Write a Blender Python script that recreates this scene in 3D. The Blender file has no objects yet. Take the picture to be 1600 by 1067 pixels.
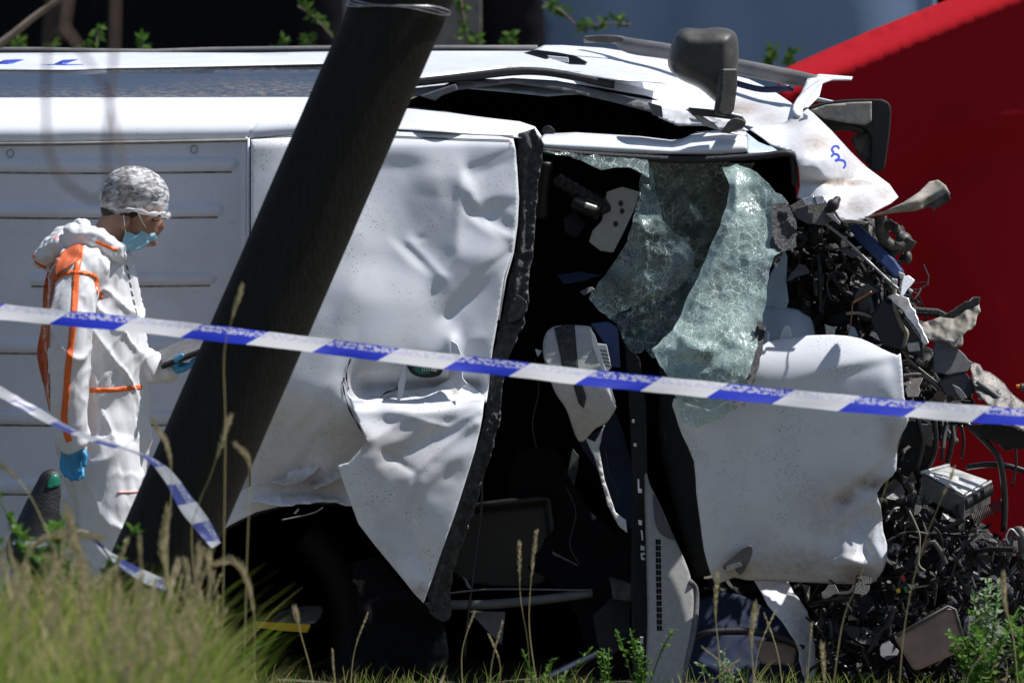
import bpy, bmesh, math, random
import numpy as np
from mathutils import Vector, Matrix, noise as mnoise
from mathutils.geometry import delaunay_2d_cdt
from mathutils.bvhtree import BVHTree

# ------------------------------------------------------------------ camera, light, exposure
S = bpy.context.scene
FPX = 14012.0                     # focal length in photograph pixels (1600 wide)
CAM = Vector((0.0, -30.0, 1.6))
TILT = math.atan2(1.6 - 1.147, 30.0)
cam_d = bpy.data.cameras.new('camera')
cam = bpy.data.objects.new('camera', cam_d)
S.collection.objects.link(cam)
cam.location = CAM
cam.rotation_euler = (math.radians(90) - TILT, 0, 0)
cam_d.sensor_width = 36.0
cam_d.lens = FPX / 1600 * 36
cam_d.clip_start = 0.5
cam_d.clip_end = 500
cam_d.dof.use_dof = True
cam_d.dof.focus_distance = 30.0
cam_d.dof.aperture_fstop = 5.0
S.camera = cam

SUN = Vector((0.50, 0.03, 0.86)).normalized()
w = bpy.data.worlds.new('World'); S.world = w; w.use_nodes = True
nt = w.node_tree
for n in list(nt.nodes): nt.nodes.remove(n)
sky = nt.nodes.new('ShaderNodeTexSky'); sky.sky_type = 'NISHITA'; sky.sun_disc = False; sky.ozone_density = 2.5
sky.sun_elevation = math.asin(SUN.z); sky.sun_rotation = math.atan2(SUN.x, SUN.y)
bgn = nt.nodes.new('ShaderNodeBackground'); bgn.inputs['Strength'].default_value = 0.067
wo = nt.nodes.new('ShaderNodeOutputWorld')
nt.links.new(sky.outputs[0], bgn.inputs[0]); nt.links.new(bgn.outputs[0], wo.inputs[0])
sl = bpy.data.lights.new('sun', 'SUN'); sl.energy = 5.0; sl.angle = math.radians(0.5); sl.color = (1.0, 0.98, 0.965)
so = bpy.data.objects.new('sun', sl); S.collection.objects.link(so)
so.rotation_euler = (-SUN).to_track_quat('-Z', 'Y').to_euler(); so.location = (5, 0, 12)
S.view_settings.view_transform = 'Standard'; S.view_settings.look = 'None'
S.view_settings.exposure = 0.22; S.view_settings.gamma = 1.0
S.cycles.use_denoising = True
S.cycles.max_bounces = 6; S.cycles.transparent_max_bounces = 24
S.cycles.use_adaptive_sampling = True

# ------------------------------------------------------------------ helpers
random.seed(7)
ct, st = math.cos(TILT), math.sin(TILT)
def P(px, py, Y=0.0):
    """the point at depth Y that lies in the direction of photograph pixel px, py"""
    a = (px - 800.0) / FPX; b = -(py - 533.5) / FPX
    dy = ct + b * st; dz = -st + b * ct
    t = (Y - CAM.y) / dy
    return Vector((a * t, Y, CAM.z + dz * t))
def Pn(pts, Y):
    a = (pts[:, 0] - 800.0) / FPX; b = -(pts[:, 1] - 533.5) / FPX
    dy = ct + b * st; dz = -st + b * ct
    t = (Y - CAM.y) / dy
    return np.stack([a * t, Y, CAM.z + dz * t], 1)
U = 1 / 467.0       # one photograph pixel, in metres, at the wreck
OFF = {}
def put(o, parent=None):
    S.collection.objects.link(o)
    if parent is not None:
        o.parent = parent; OFF[o.name] = OFF[parent.name]
    else: OFF[o.name] = Vector((0, 0, 0))
    return o
def tag(o, label=None, cat=None, group=None, kind=None):
    if label: o['label'] = label
    if cat: o['category'] = cat
    if group: o['group'] = group
    if kind: o['kind'] = kind
    return o
def thing(name, loc, label, cat, group=None):
    o = bpy.data.objects.new(name, None); S.collection.objects.link(o)
    o.location = loc; o.empty_display_size = 0.1; OFF[o.name] = Vector(loc)
    return tag(o, label, cat, group)
def mesh(name, vs, fs, mat, parent=None, smooth=True, solid=0.0, bevel=0.0, sub=0, mats=None, fm=None):
    off = OFF[parent.name] if parent is not None else Vector((0, 0, 0))
    vs = [(v[0] - off.x, v[1] - off.y, v[2] - off.z) for v in vs]
    m = bpy.data.meshes.new(name); m.from_pydata(vs, [], fs); m.validate()
    for mm in (mats or [mat]): m.materials.append(mm)
    if fm:
        for p, k in zip(m.polygons, fm): p.material_index = k
    if smooth: m.polygons.foreach_set('use_smooth', [True] * len(m.polygons))
    m.update()
    o = bpy.data.objects.new(name, m); put(o, parent)
    if solid:
        s = o.modifiers.new('solid', 'SOLIDIFY'); s.thickness = solid; s.offset = -1.0
    if bevel:
        b = o.modifiers.new('bevel', 'BEVEL'); b.width = bevel; b.segments = 2; b.limit_method = 'ANGLE'
    if sub:
        s = o.modifiers.new('sub', 'SUBSURF'); s.levels = sub; s.render_levels = sub
    return o
def crom(pts, n=6, closed=True):
    out = []; N = len(pts)
    rng = range(N) if closed else range(N - 1)
    g = (lambda i: pts[i % N]) if closed else (lambda i: pts[max(0, min(N - 1, i))])
    for i in rng:
        p0, p1, p2, p3 = g(i-1), g(i), g(i+1), g(i+2)
        for k in range(n):
            t = k / n
            out.append(tuple(0.5*((2*b)+(-a+c)*t+(2*a-5*b+4*c-d)*t*t+(-a+3*b-3*c+d)*t**3) for a, b, c, d in zip(p0, p1, p2, p3)))
    if not closed: out.append(tuple(pts[-1]))
    return out
def jag(pts, step=12, amp=1.5, seed=0):
    """break straight edges into a slightly ragged line"""
    r = random.Random(seed); out = []; N = len(pts)
    for i in range(N):
        a, b = pts[i], pts[(i+1) % N]; L = math.hypot(b[0]-a[0], b[1]-a[1]); k = max(1, int(L / step))
        for j in range(k):
            t = j / k; s = 0 if j == 0 else amp
            out.append((a[0]+(b[0]-a[0])*t + r.uniform(-s, s), a[1]+(b[1]-a[1])*t + r.uniform(-s, s)))
    return out
def inside(pt, poly):
    x, y = pt; c = False; j = len(poly) - 1
    for i in range(len(poly)):
        xi, yi = poly[i]; xj, yj = poly[j]
        if (yi > y) != (yj > y) and x < (xj-xi)*(y-yi)/(yj-yi)+xi: c = not c
        j = i
    return c
def insidev(pts, poly):
    x = pts[:, 0]; y = pts[:, 1]; c = np.zeros(len(pts), bool); j = len(poly) - 1
    for i in range(len(poly)):
        xi, yi = poly[i]; xj, yj = poly[j]
        if yi != yj:
            c ^= ((yi > y) != (yj > y)) & (x < (xj-xi)*(y-yi)/(yj-yi)+xi)
        j = i
    return c
def segd(pts, line):
    best = np.full(len(pts), 1e9); side = np.zeros(len(pts)); tt = np.zeros(len(pts)); n = len(line) - 1
    for i in range(n):
        a = np.array(line[i][:2], float); b = np.array(line[i+1][:2], float); d = b - a; L = (d*d).sum() + 1e-9
        t = np.clip(((pts - a) @ d) / L, 0, 1); q = a + t[:, None] * d; v = pts - q
        dd = np.hypot(v[:, 0], v[:, 1]); s = np.sign(d[0]*v[:, 1] - d[1]*v[:, 0])
        m = dd < best; best[m] = dd[m]; side[m] = s[m]; tt[m] = (i + t[m]) / n
    return best, side, tt
def nz(x, y, z=0.0): return mnoise.noise(Vector((x, y, z)))
class Depth:
    """Y as a function of photograph position: smooth base, creases, dents and crumple"""
    def __init__(self, ctrl, ridges=(), crumple=0.0, scale=90.0, seed=0.0, fine=0.0, fscale=25.0):
        c = np.array(ctrl, float); self.c = c[:, :2] / 100; n = len(c)
        if n > 2 and not (np.ptp(c[:, 0]) < 1 or np.ptp(c[:, 1]) < 1):
            K = self.k(self.c, self.c) + np.eye(n) * 1e-4
            A = np.zeros((n+3, n+3)); A[:n, :n] = K; A[:n, n] = 1; A[:n, n+1:] = self.c; A[n, :n] = 1; A[n+1:, :n] = self.c.T
            self.w = np.linalg.lstsq(A, np.concatenate([c[:, 2], [0, 0, 0]]), rcond=None)[0]
        else: self.w = None; self.y0 = c[:, 2].mean()
        self.r = ridges; self.cr = crumple; self.s = scale; self.seed = seed; self.f = fine; self.fs = fscale
    def k(self, a, b):
        d = np.sqrt(((a[:, None] - b[None]) ** 2).sum(-1)) + 1e-9
        return d * d * np.log(d)
    def __call__(self, pts):
        pts = np.asarray(pts, float); q = pts / 100
        if self.w is None: Y = np.full(len(pts), self.y0)
        else:
            n = len(self.c); Y = self.k(q, self.c) @ self.w[:n] + self.w[n] + q @ self.w[n+1:]
        for r in self.r:
            kind, line, h, wd = r[:4]
            if kind == 'blob':
                (cx, cy), (rx, ry) = line, wd; d = ((pts[:, 0]-cx)/rx)**2 + ((pts[:, 1]-cy)/ry)**2
                Y = Y + h * np.exp(-d); continue
            d, s, t = segd(pts, line); fade = np.clip(np.minimum(t, 1-t) * 8 + (0.0 if len(r) < 5 else r[4]), 0, 1)
            if kind == 'v': Y = Y + h * np.maximum(0, 1 - d / wd) * fade          # sharp fold
            elif kind == 'g': Y = Y + h * np.exp(-(d / wd) ** 2) * fade            # soft fold
            elif kind == 'e': Y = Y + h * np.exp(-d / wd) * fade                   # sharp crest, long tails
            elif kind == 's': Y = Y + h * (s > 0) * np.exp(-d / wd) * fade         # step: one side only
        if self.cr or self.f:
            out = np.empty(len(pts)); s = self.s; z = self.seed; fs = self.fs
            for i, (x, y) in enumerate(pts):
                v = 0.0
                if self.cr:
                    wx = 0.35 * nz(x/s*0.9, y/s*0.9, z+9)
                    v = self.cr * (1.1 * abs(nz(x/s + wx, y/s*0.9, z)) + 0.5 * abs(nz(x/s*2.1, y/s*2.3 + wx, z+3)) - 0.3)
                if self.f: v += self.f * nz(x/fs, y/fs, z+5)
                out[i] = v
            Y = Y + out
        return Y
class Slope:
    """panel whose lean is given from place to place and summed into its depth:
    prof = [(py, lean)], patches = (cx, cy, rx, ry, degrees, change of lean[, sharpness])"""
    def __init__(self, box, prof, anchor, patches, crumple=0.0, scale=60.0, seed=0.0, twist=(), xlean=0.0):
        x0, y0, x1, y1 = box; self.x0, self.y0, self.st = x0, y0, 2.5
        X = np.arange(x0, x1, self.st); Z = np.arange(y0, y1, self.st); gx, gz = np.meshgrid(X, Z)
        s = np.zeros(gx.shape)
        for p in patches:
            cx, cy, rx, ry, an, ds = p[:6]; k = p[6] if len(p) > 6 else 2.3; a = math.radians(an)
            u = ((gx-cx)*math.cos(a) + (gz-cy)*math.sin(a))/rx; v = (-(gx-cx)*math.sin(a) + (gz-cy)*math.cos(a))/ry
            s = s + ds*np.exp(-(u*u+v*v)**k)
        if crumple:
            for j in range(0, len(Z), 2):
                for i in range(0, len(X), 2):
                    q = crumple*(nz(X[i]/scale, Z[j]/scale, seed) + 0.6*nz(X[i]/scale*2.3, Z[j]/scale*2.3, seed+5)); s[j:j+2, i:i+2] += q
        # the relief whose lean comes nearest to s everywhere, without ripples across
        h, w_ = s.shape; lam = 0.25; F = np.fft.fft2
        g = np.concatenate([s, -s[::-1]], 0); g = np.concatenate([g, g[:, ::-1]], 1); g = np.roll(g, 0, 0)
        dv = (np.roll(g, -1, 0) - np.roll(g, 1, 0))/2
        kz = 2-2*np.cos(2*np.pi*np.fft.fftfreq(2*h))[:, None]; kx = 2-2*np.cos(2*np.pi*np.fft.fftfreq(2*w_))[None]
        den = kz + lam*kx; den[0, 0] = 1; R = F(dv)/(-den); R[0, 0] = 0; Y = -np.real(np.fft.ifft2(R))[:h, :w_]*self.st*U
        base = -np.cumsum(np.interp(Z, *zip(*prof)))*self.st*U; Y = Y + base[:, None]; j = int((anchor[0]-y0)/self.st); Y = Y - base[j] + anchor[1]
        Y = Y + xlean*(gx-(x0+x1)/2)*U
        for (line, h, wd) in twist:
            d = segd(np.stack([gx.ravel(), gz.ravel()], 1), line)[0].reshape(gx.shape); Y = Y + h*np.exp(-d/wd)
        k = np.array([1, 2, 3, 2, 1])/9.0
        for _ in range(1): Y = np.apply_along_axis(lambda r: np.convolve(np.pad(r, 2, 'edge'), k, 'valid'), 1, Y)
        self.Y = Y
    def __call__(self, pts):
        pts = np.asarray(pts, float); h, w_ = self.Y.shape
        fx = np.clip((pts[:, 0]-self.x0)/self.st, 0, w_-1.001); fz = np.clip((pts[:, 1]-self.y0)/self.st, 0, h-1.001)
        i = fx.astype(int); j = fz.astype(int); a = fx-i; b = fz-j; Y = self.Y
        return Y[j, i]*(1-a)*(1-b) + Y[j, i+1]*a*(1-b) + Y[j+1, i]*(1-a)*b + Y[j+1, i+1]*a*b
def domed(name, outline, Y, h, r, mat, parent, step=4, solid=0.02):
    """rounded housing: a face that swells towards the camera away from its outline"""
    loop = np.array(outline); ln = [tuple(p) for p in loop] + [tuple(loop[0])]
    def dep(pts):
        d = segd(np.asarray(pts, float), ln)[0]; q = np.clip(d/r, 0, 1); return Y - h*np.sqrt(np.clip(1-(1-q)**2, 0, 1))
    return sheet(name, outline, dep, mat, parent, step=step, solid=solid)
def sheet(name, outline, depth, mat, parent=None, step=7.0, solid=0.003, holes=(), dirt=(), smooth=True, edge=0.0, seed=1, kind=None):
    """a sheet of metal, glass or cloth bounded by an outline, relief given by depth()"""
    if not callable(depth): depth = Depth([(0, 0, depth)])
    out = []; N = len(outline)
    for i in range(N):
        a, b = outline[i], outline[(i+1) % N]; L = math.hypot(b[0]-a[0], b[1]-a[1]); k = max(1, int(round(L / step)))
        for j in range(k): t = j / k; out.append((a[0]+(b[0]-a[0])*t, a[1]+(b[1]-a[1])*t))
    if edge:
        r = random.Random(seed); out = [(x + r.uniform(-edge, edge), y + r.uniform(-edge, edge)) for x, y in out]
    loops = [out]
    for h in holes: loops.append(list(h))
    pts = []; edges = []
    for lp in loops:
        b = len(pts); pts += lp; edges += [(b+i, b+(i+1) % len(lp)) for i in range(len(lp))]
    xs = [p[0] for p in out]; ys = [p[1] for p in out]
    gx = np.arange(min(xs), max(xs), step); gy = np.arange(min(ys), max(ys), step*0.87)
    G = np.array([(x + (step/2 if j % 2 else 0), y) for j, y in enumerate(gy) for x in gx])
    if len(G):
        m = insidev(G, out)
        for h in holes: m &= ~insidev(G, h)
        G = G[m]
        if len(G):
            d = np.min([segd(G, lp + [lp[0]])[0] for lp in loops], 0); G = G[d > step*0.45]
    allp = [Vector(p) for p in pts] + [Vector(p) for p in G]
    v2, e2, f2, *_ = delaunay_2d_cdt(allp, edges, [], 1 if not holes else 0, 1e-4)
    V = np.array([(v.x, v.y) for v in v2]); F = [tuple(f) for f in f2]
    if holes:
        C = np.array([V[list(f)].mean(0) for f in F]); k = insidev(C, out)
        for h in holes: k &= ~insidev(C, h)
        F = [f for f, q in zip(F, k) if q]
    used = sorted({i for f in F for i in f}); mp = {k: i for i, k in enumerate(used)}
    V = V[used]; F = [tuple(mp[i] for i in f) for f in F]
    W = Pn(V, depth(V))
    # wind every face towards the camera
    FF = []
    for f in F:
        a, b, c = V[f[0]], V[f[1]], V[f[2]]
        cr = (b[0]-a[0])*(c[1]-a[1]) - (b[1]-a[1])*(c[0]-a[0])
        FF.append(f if cr < 0 else f[::-1])
    o = mesh(name, W, FF, mat, parent, smooth, solid)
    if dirt:
        at = o.data.attributes.new('dirt', 'FLOAT', 'POINT'); d = np.zeros(len(V))
        for (x, y, r, a) in dirt:
            rx, ry = r if isinstance(r, tuple) else (r, r)
            d = np.maximum(d, a * np.exp(-((V[:, 0]-x)/rx)**2 - ((V[:, 1]-y)/ry)**2))
        if len(d) == len(o.data.vertices): at.data.foreach_set('value', d.astype(np.float32))
    if kind: o['kind'] = kind
    return o
def tube(name, pts, r, mat, parent=None, n=8, cap=True, kind=None, smoothp=0):
    """a hose, bar or stem through 3-D points; r a radius or one per point"""
    pts = [Vector(p) for p in pts]
    rs = list(r) if isinstance(r, (list, tuple)) else [r] * len(pts)
    if smoothp:
        q = crom([tuple(p) + (a,) for p, a in zip(pts, rs)], smoothp, False)
        pts = [Vector(a[:3]) for a in q]; rs = [max(1e-4, a[3]) for a in q]
    vs, fs = tubegeo(pts, rs, n, cap)
    o = mesh(name, vs, fs, mat, parent)
    if kind: o['kind'] = kind
    return o
def tubegeo(pts, rs, n, cap=True, base=0):
    vs = []; fs = []; up = None
    for i, p in enumerate(pts):
        d = (pts[min(i+1, len(pts)-1)] - pts[max(i-1, 0)])
        d = d.normalized() if d.length > 1e-9 else Vector((0, 0, 1))
        if up is None:
            up = Vector((0, 1, 0)) if abs(d.y) < 0.9 else Vector((1, 0, 0))
        s = d.cross(up).normalized(); up = s.cross(d).normalized()
        for k in range(n):
            a = 2*math.pi*k/n; vs.append(p + (s*math.cos(a) + up*math.sin(a)) * rs[i])
        if i:
            b = base + (i-1)*n
            for k in range(n): fs.append((b+k, b+(k+1) % n, b+n+(k+1) % n, b+n+k))
    if cap:
        fs.append(tuple(base+k for k in range(n))[::-1]); e = base+(len(pts)-1)*n; fs.append(tuple(e+k for k in range(n)))
    return vs, fs
def slab(name, outline, Y, depth, mat, parent=None, bevel=0.004, tilt=0.0, smooth=False):
    """a solid plate: outline in the picture, front at Y, real thickness; tilt leans its top back"""
    cy = sum(p[1] for p in outline) / len(outline)
    yy = [Y + tilt * (cy - p[1]) * U for p in outline]
    f = [P(p[0], p[1], y) for p, y in zip(outline, yy)]
    b = [v + Vector((0, depth, 0)) for v in f]; n = len(f)
    area = sum(outline[i][0]*outline[(i+1) % n][1]-outline[(i+1) % n][0]*outline[i][1] for i in range(n))
    idx = list(range(n)) if area < 0 else list(range(n))[::-1]
    fs = [tuple(idx), tuple(i+n for i in reversed(idx))]
    for k in range(n):
        i, j = idx[k], idx[(k+1) % n]; fs.append((j, i, i+n, j+n))
    return mesh(name, f+b, fs, mat, parent, smooth=smooth, bevel=bevel)
def boxo(name, c, size, rot, mat, parent=None, bevel=0.004):
    M = Matrix.Rotation(rot[2], 3, 'Z') @ Matrix.Rotation(rot[1], 3, 'Y') @ Matrix.Rotation(rot[0], 3, 'X')
    vs = [Vector(c) + M @ Vector((x*size[0]/2, y*size[1]/2, z*size[2]/2)) for x in (-1, 1) for y in (-1, 1) for z in (-1, 1)]
    fs = [(0, 1, 3, 2), (4, 6, 7, 5), (0, 4, 5, 1), (2, 3, 7, 6), (0, 2, 6, 4), (1, 5, 7, 3)]
    return mesh(name, vs, fs, mat, parent, smooth=False, bevel=bevel)
def ellgeo(c, r, rot=None, nu=20, nv=12, base=0):
    vs = []; fs = []; M = rot or Matrix.Identity(3)
    for j in range(1, nv):
        for i in range(nu):
            a = 2*math.pi*i/nu; b = math.pi*j/nv
            vs.append(Vector(c) + M @ Vector((r[0]*math.sin(b)*math.cos(a), r[1]*math.sin(b)*math.sin(a), r[2]*math.cos(b))))
    for j in range(nv-2):
        for i in range(nu): fs.append((base+j*nu+i, base+(j+1)*nu+i, base+(j+1)*nu+(i+1) % nu, base+j*nu+(i+1) % nu))
    t = len(vs); vs.append(Vector(c) + M @ Vector((0, 0, r[2]))); vs.append(Vector(c) - M @ Vector((0, 0, r[2])))
    e = (nv-2)*nu
    for i in range(nu):
        fs.append((base+t, base+i, base+(i+1) % nu)); fs.append((base+t+1, base+e+(i+1) % nu, base+e+i))
    return vs, fs
def union(name, prims, voxel, mat, parent=None, smooth_it=6, disp=None, smf=0.6):
    """one continuous skin over overlapping ellipsoids and tapered limbs"""
    vs = []; fs = []
    for p in prims:
        if p[0] == 'ell': v, f = ellgeo(p[1], p[2], p[3] if len(p) > 3 else None, base=len(vs))
        else:
            pts = [Vector(q) for q in p[1]]; rs = p[2]
            v, f = tubegeo(pts, rs, 16, True, len(vs)); vs += v; fs += f
            v, f = [], []
            for q, r in zip(pts, rs):
                a, b = ellgeo(q, (r, r, r), base=len(vs)+len(v)); v += a; f += b
        vs += v; fs += f
    m = bpy.data.meshes.new(name+'_src'); m.from_pydata([tuple(v) for v in vs], [], fs); m.update()
    o = bpy.data.objects.new(name+'_src', m); S.collection.objects.link(o)
    r = o.modifiers.new('r', 'REMESH'); r.mode = 'VOXEL'; r.voxel_size = voxel
    s = o.modifiers.new('s', 'SMOOTH'); s.iterations = smooth_it; s.factor = smf
    dg = bpy.context.evaluated_depsgraph_get(); e = o.evaluated_get(dg); em = e.to_mesh()
    V = [v.co.copy() for v in em.vertices]; Nn = [v.normal.copy() for v in em.vertices]; F = [tuple(p.vertices) for p in em.polygons]
    e.to_mesh_clear(); bpy.data.objects.remove(o); bpy.data.meshes.remove(m)
    if disp: V = [v + n * disp(v, n) for v, n in zip(V, Nn)]
    return mesh(name, V, F, mat, parent)
def bvh(*objs):
    vs = []; fs = []
    for o in objs:
        b = len(vs); off = OFF[o.name]
        vs += [v.co + off for v in o.data.vertices]; fs += [tuple(b+i for i in p.vertices) for p in o.data.polygons]
    return BVHTree.FromPolygons(vs, fs)
def decal(name, outline, tree, mat, parent, step=3.0, off=0.003, solid=0.0015, default=0.0):
    """a strip or patch lying on a surface that has been built already"""
    o = sheet(name, outline, default, mat, parent, step=step, solid=0)
    of = OFF[o.name]; last = None; miss = []
    for i, v in enumerate(o.data.vertices):
        p = v.co + of; d = (p - CAM).normalized(); h = tree.ray_cast(CAM, d)
        if h[0] is not None: v.co = h[0] - d * off - of; last = h[0]
        else: miss.append(i)
    if miss:
        good = [v for v in o.data.vertices if v.index not in set(miss)]
        for i in miss:
            v = o.data.vertices[i]
            if good:
                g = min(good, key=lambda q: (q.co.x-v.co.x)**2 + (q.co.z-v.co.z)**2)
                p = v.co + of; d = (p - CAM); t = (g.co.y + of.y - CAM.y) / d.y; v.co = CAM + d * t - of
    if solid:
        s = o.modifiers.new('solid', 'SOLIDIFY'); s.thickness = solid; s.offset = -1
    o.data.update(); return o
def strip(line, w):
    """outline of a band of width w (pixels, or one per point) along a polyline"""
    L = []; R = []; n = len(line); ws = w if isinstance(w, (list, tuple)) else [w]*n
    for i, p in enumerate(line):
        a = line[max(0, i-1)]; b = line[min(n-1, i+1)]; dx, dy = b[0]-a[0], b[1]-a[1]; l = math.hypot(dx, dy) or 1
        nx, ny = -dy/l*ws[i]/2, dx/l*ws[i]/2; L.append((p[0]+nx, p[1]+ny)); R.append((p[0]-nx, p[1]-ny))
    return L + R[::-1]

# ------------------------------------------------------------------ materials
class NT:
    def __init__(self, name):
        self.m = bpy.data.materials.new(name); self.m.use_nodes = True; self.t = self.m.node_tree
        self.b = self.t.nodes['Principled BSDF']; self.o = self.t.nodes['Material Output']
        self.tc = self.t.nodes.new('ShaderNodeTexCoord')
    def n(self, typ, **k):
        x = self.t.nodes.new(typ)
        for a, v in k.items(): setattr(x, a, v)
        return x
    def l(self, a, b): self.t.links.new(a, b)
    def pos(self, sc=(1, 1, 1)):
        mp = self.n('ShaderNodeMapping'); mp.inputs['Scale'].default_value = sc; self.l(self.tc.outputs['Object'], mp.inputs[0]); return mp.outputs[0]
    def noise(self, scale, detail=4, vec=None, rough=0.55, dist=0.0):
        x = self.n('ShaderNodeTexNoise'); x.inputs['Scale'].default_value = scale; x.inputs['Detail'].default_value = detail
        x.inputs['Roughness'].default_value = rough; x.inputs['Distortion'].default_value = dist
        self.l(vec or self.tc.outputs['Object'], x.inputs['Vector']); return x.outputs['Fac']
    def voro(self, scale, feat='F1', vec=None, out='Distance'):
        x = self.n('ShaderNodeTexVoronoi'); x.feature = feat; x.inputs['Scale'].default_value = scale
        self.l(vec or self.tc.outputs['Object'], x.inputs['Vector']); return x.outputs[out]
    def ramp(self, f, stops):
        x = self.n('ShaderNodeValToRGB'); e = x.color_ramp.elements
        while len(e) < len(stops): e.new(0.5)
        for q, (p, c) in zip(e, stops): q.position = p; q.color = (c, c, c, 1) if not isinstance(c, tuple) else tuple(c)+(1,)
        self.l(f, x.inputs[0]); return x.outputs[0]
    def math(self, op, a, b=None, c=None):
        x = self.n('ShaderNodeMath'); x.operation = op
        for i, v in enumerate((a, b, c)):
            if v is None: continue
            if isinstance(v, (int, float)): x.inputs[i].default_value = v
            else: self.l(v, x.inputs[i])
        return x.outputs[0]
    def mix(self, f, a, b):
        x = self.n('ShaderNodeMix'); x.data_type = 'RGBA'
        for s, v in ((0, f), (6, a), (7, b)):
            if isinstance(v, tuple): x.inputs[s].default_value = tuple(v)+(1,)
            elif isinstance(v, (int, float)): x.inputs[s].default_value = v
            else: self.l(v, x.inputs[s])
        return x.outputs[2]
    def bump(self, h, strength=0.3, dist=0.002, normal=None):
        x = self.n('ShaderNodeBump'); x.inputs['Strength'].default_value = strength; x.inputs['Distance'].default_value = dist
        self.l(h, x.inputs['Height'])
        if normal is not None: self.l(normal, x.inputs['Normal'])
        return x.outputs[0]
    def set(self, **k):
        names = dict(col='Base Color', rough='Roughness', metal='Metallic', coat='Coat Weight', coatr='Coat Roughness', normal='Normal', spec='Specular IOR Level', alpha='Alpha', sheen='Sheen Weight', trans='Transmission Weight')
        for a, v in k.items():
            s = self.b.inputs[names[a]]
            if isinstance(v, tuple): s.default_value = tuple(v)+(1,)
            elif isinstance(v, (int, float)): s.default_value = v
            else: self.l(v, s)
        return self
def plain(name, col, rough=0.5, var=0.25, metal=0.0, nscale=18, bump=0.15, bd=0.002, spec=0.5, dust=0.0, dustc=(0.32, 0.27, 0.2)):
    t = NT(name); f = t.noise(nscale, 5); lo = tuple(c*(1-var) for c in col); hi = tuple(min(1, c*(1+var)) for c in col)
    c = t.mix(t.ramp(f, [(0.3, 0.0), (0.7, 1.0)]), lo, hi)
    if dust:
        d = t.ramp(t.noise(nscale*0.6, 8, rough=0.7), [(0.45, 0.0), (0.7, dust)]); c = t.mix(d, c, dustc)
    t.set(col=c, rough=t.math('MULTIPLY_ADD', f, 0.3, rough-0.15), metal=metal, spec=spec)
    if bump: t.set(normal=t.bump(t.noise(nscale*4, 5), bump, bd))
    return t.m
def paint(name, col=(0.775, 0.795, 0.84), speck=1.0, grime=0.25, gscale=5.0, brown=(0.3, 0.22, 0.15)):
    t = NT(name)
    g = t.ramp(t.noise(gscale, 8, rough=0.68), [(0.45, 0.0), (0.75, 1.0)])
    c = t.mix(t.math('MULTIPLY', g, grime), col, (0.53, 0.53, 0.54))
    # spatter: small dark drops, denser in patches
    v = t.voro(75.0); v2 = t.voro(160.0, vec=t.pos((1, 1, 0.6)))
    m1 = t.ramp(t.noise(7, 4), [(0.47, 0.0), (0.6, 1.0)])
    d1 = t.math('MULTIPLY', t.math('LESS_THAN', v, 0.16), m1); d2 = t.math('MULTIPLY', t.math('LESS_THAN', v2, 0.16), m1)
    sp = t.math('MULTIPLY', t.math('MAXIMUM', d1, d2), 0.75*speck)
    c = t.mix(sp, c, (0.12, 0.1, 0.09))
    at = t.n('ShaderNodeAttribute'); at.attribute_name = 'dirt'
    mottled = t.math('MULTIPLY', at.outputs['Fac'], t.ramp(t.noise(38, 9, rough=0.78), [(0.28, 0.4), (0.68, 1.35)]))
    c = t.mix(t.math('MINIMUM', mottled, 1.0), c, brown)
    scr = t.ramp(t.noise(14, 5, vec=t.pos((2.2, 1, 12)), dist=0.6), [(0.66, 0.0), (0.69, 0.8)])
    c = t.mix(t.math('MULTIPLY', scr, grime), c, (0.3, 0.28, 0.26))
    t.set(col=c, rough=t.math('MULTIPLY_ADD', g, 0.25, 0.38), coat=0.35, coatr=0.2)
    t.set(normal=t.bump(t.noise(22, 4), 0.12, 0.004))
    return t.m
M = {}
M['white'] = paint('white_paint', grime=0.4, gscale=7)
M['white_clean'] = paint('white_paint_upper', speck=0.5, grime=0.12)
M['white_dirty'] = paint('white_paint_dusty', speck=1.2, grime=0.55, gscale=11)
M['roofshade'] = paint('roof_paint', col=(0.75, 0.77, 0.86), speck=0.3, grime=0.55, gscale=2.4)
M['seam'] = plain('seam_sealer', (0.25, 0.24, 0.22), 0.7)
M['grime'] = plain('grime_shade_line', (0.27, 0.255, 0.23), 0.9, var=0.5, nscale=40)
M['rubber'] = plain('black_rubber', (0.018, 0.018, 0.02), 0.55, nscale=30, bump=0.5, bd=0.004)
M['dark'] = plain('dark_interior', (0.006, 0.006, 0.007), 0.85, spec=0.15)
M['black'] = plain('black_plastic', (0.014, 0.014, 0.016), 0.42, nscale=25, bump=0.4)
M['blackdirty'] = plain('dusty_black_plastic', (0.02, 0.02, 0.02), 0.6, dust=0.45, nscale=30, bump=0.5)
M['frit'] = plain('cracked_black_band', (0.03, 0.03, 0.032), 0.3, nscale=80, bump=1.0, bd=0.006, dust=0.25, dustc=(0.4, 0.4, 0.4))
M['trim'] = plain('grey_trim', (0.13, 0.13, 0.135), 0.6, nscale=30)
M['moulding'] = plain('grey_moulding', (0.12, 0.12, 0.125), 0.65, dust=0.4, dustc=(0.3, 0.29, 0.27), nscale=10)
M['mirror'] = plain('dusty_mirror_housing', (0.045, 0.043, 0.04), 0.5, dust=0.75, dustc=(0.17, 0.155, 0.13), nscale=9)
M['beige'] = plain('dusty_bare_panel', (0.36, 0.33, 0.28), 0.7, var=0.3, dust=0.5, dustc=(0.12, 0.1, 0.08), nscale=22)
M['dash'] = plain('grey_dash_plastic', (0.34, 0.335, 0.32), 0.6, var=0.1, nscale=60, bump=0.3)
M['dash_dark'] = plain('dark_dash_insert', (0.1, 0.1, 0.1), 0.65, var=0.15, nscale=60)
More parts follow.
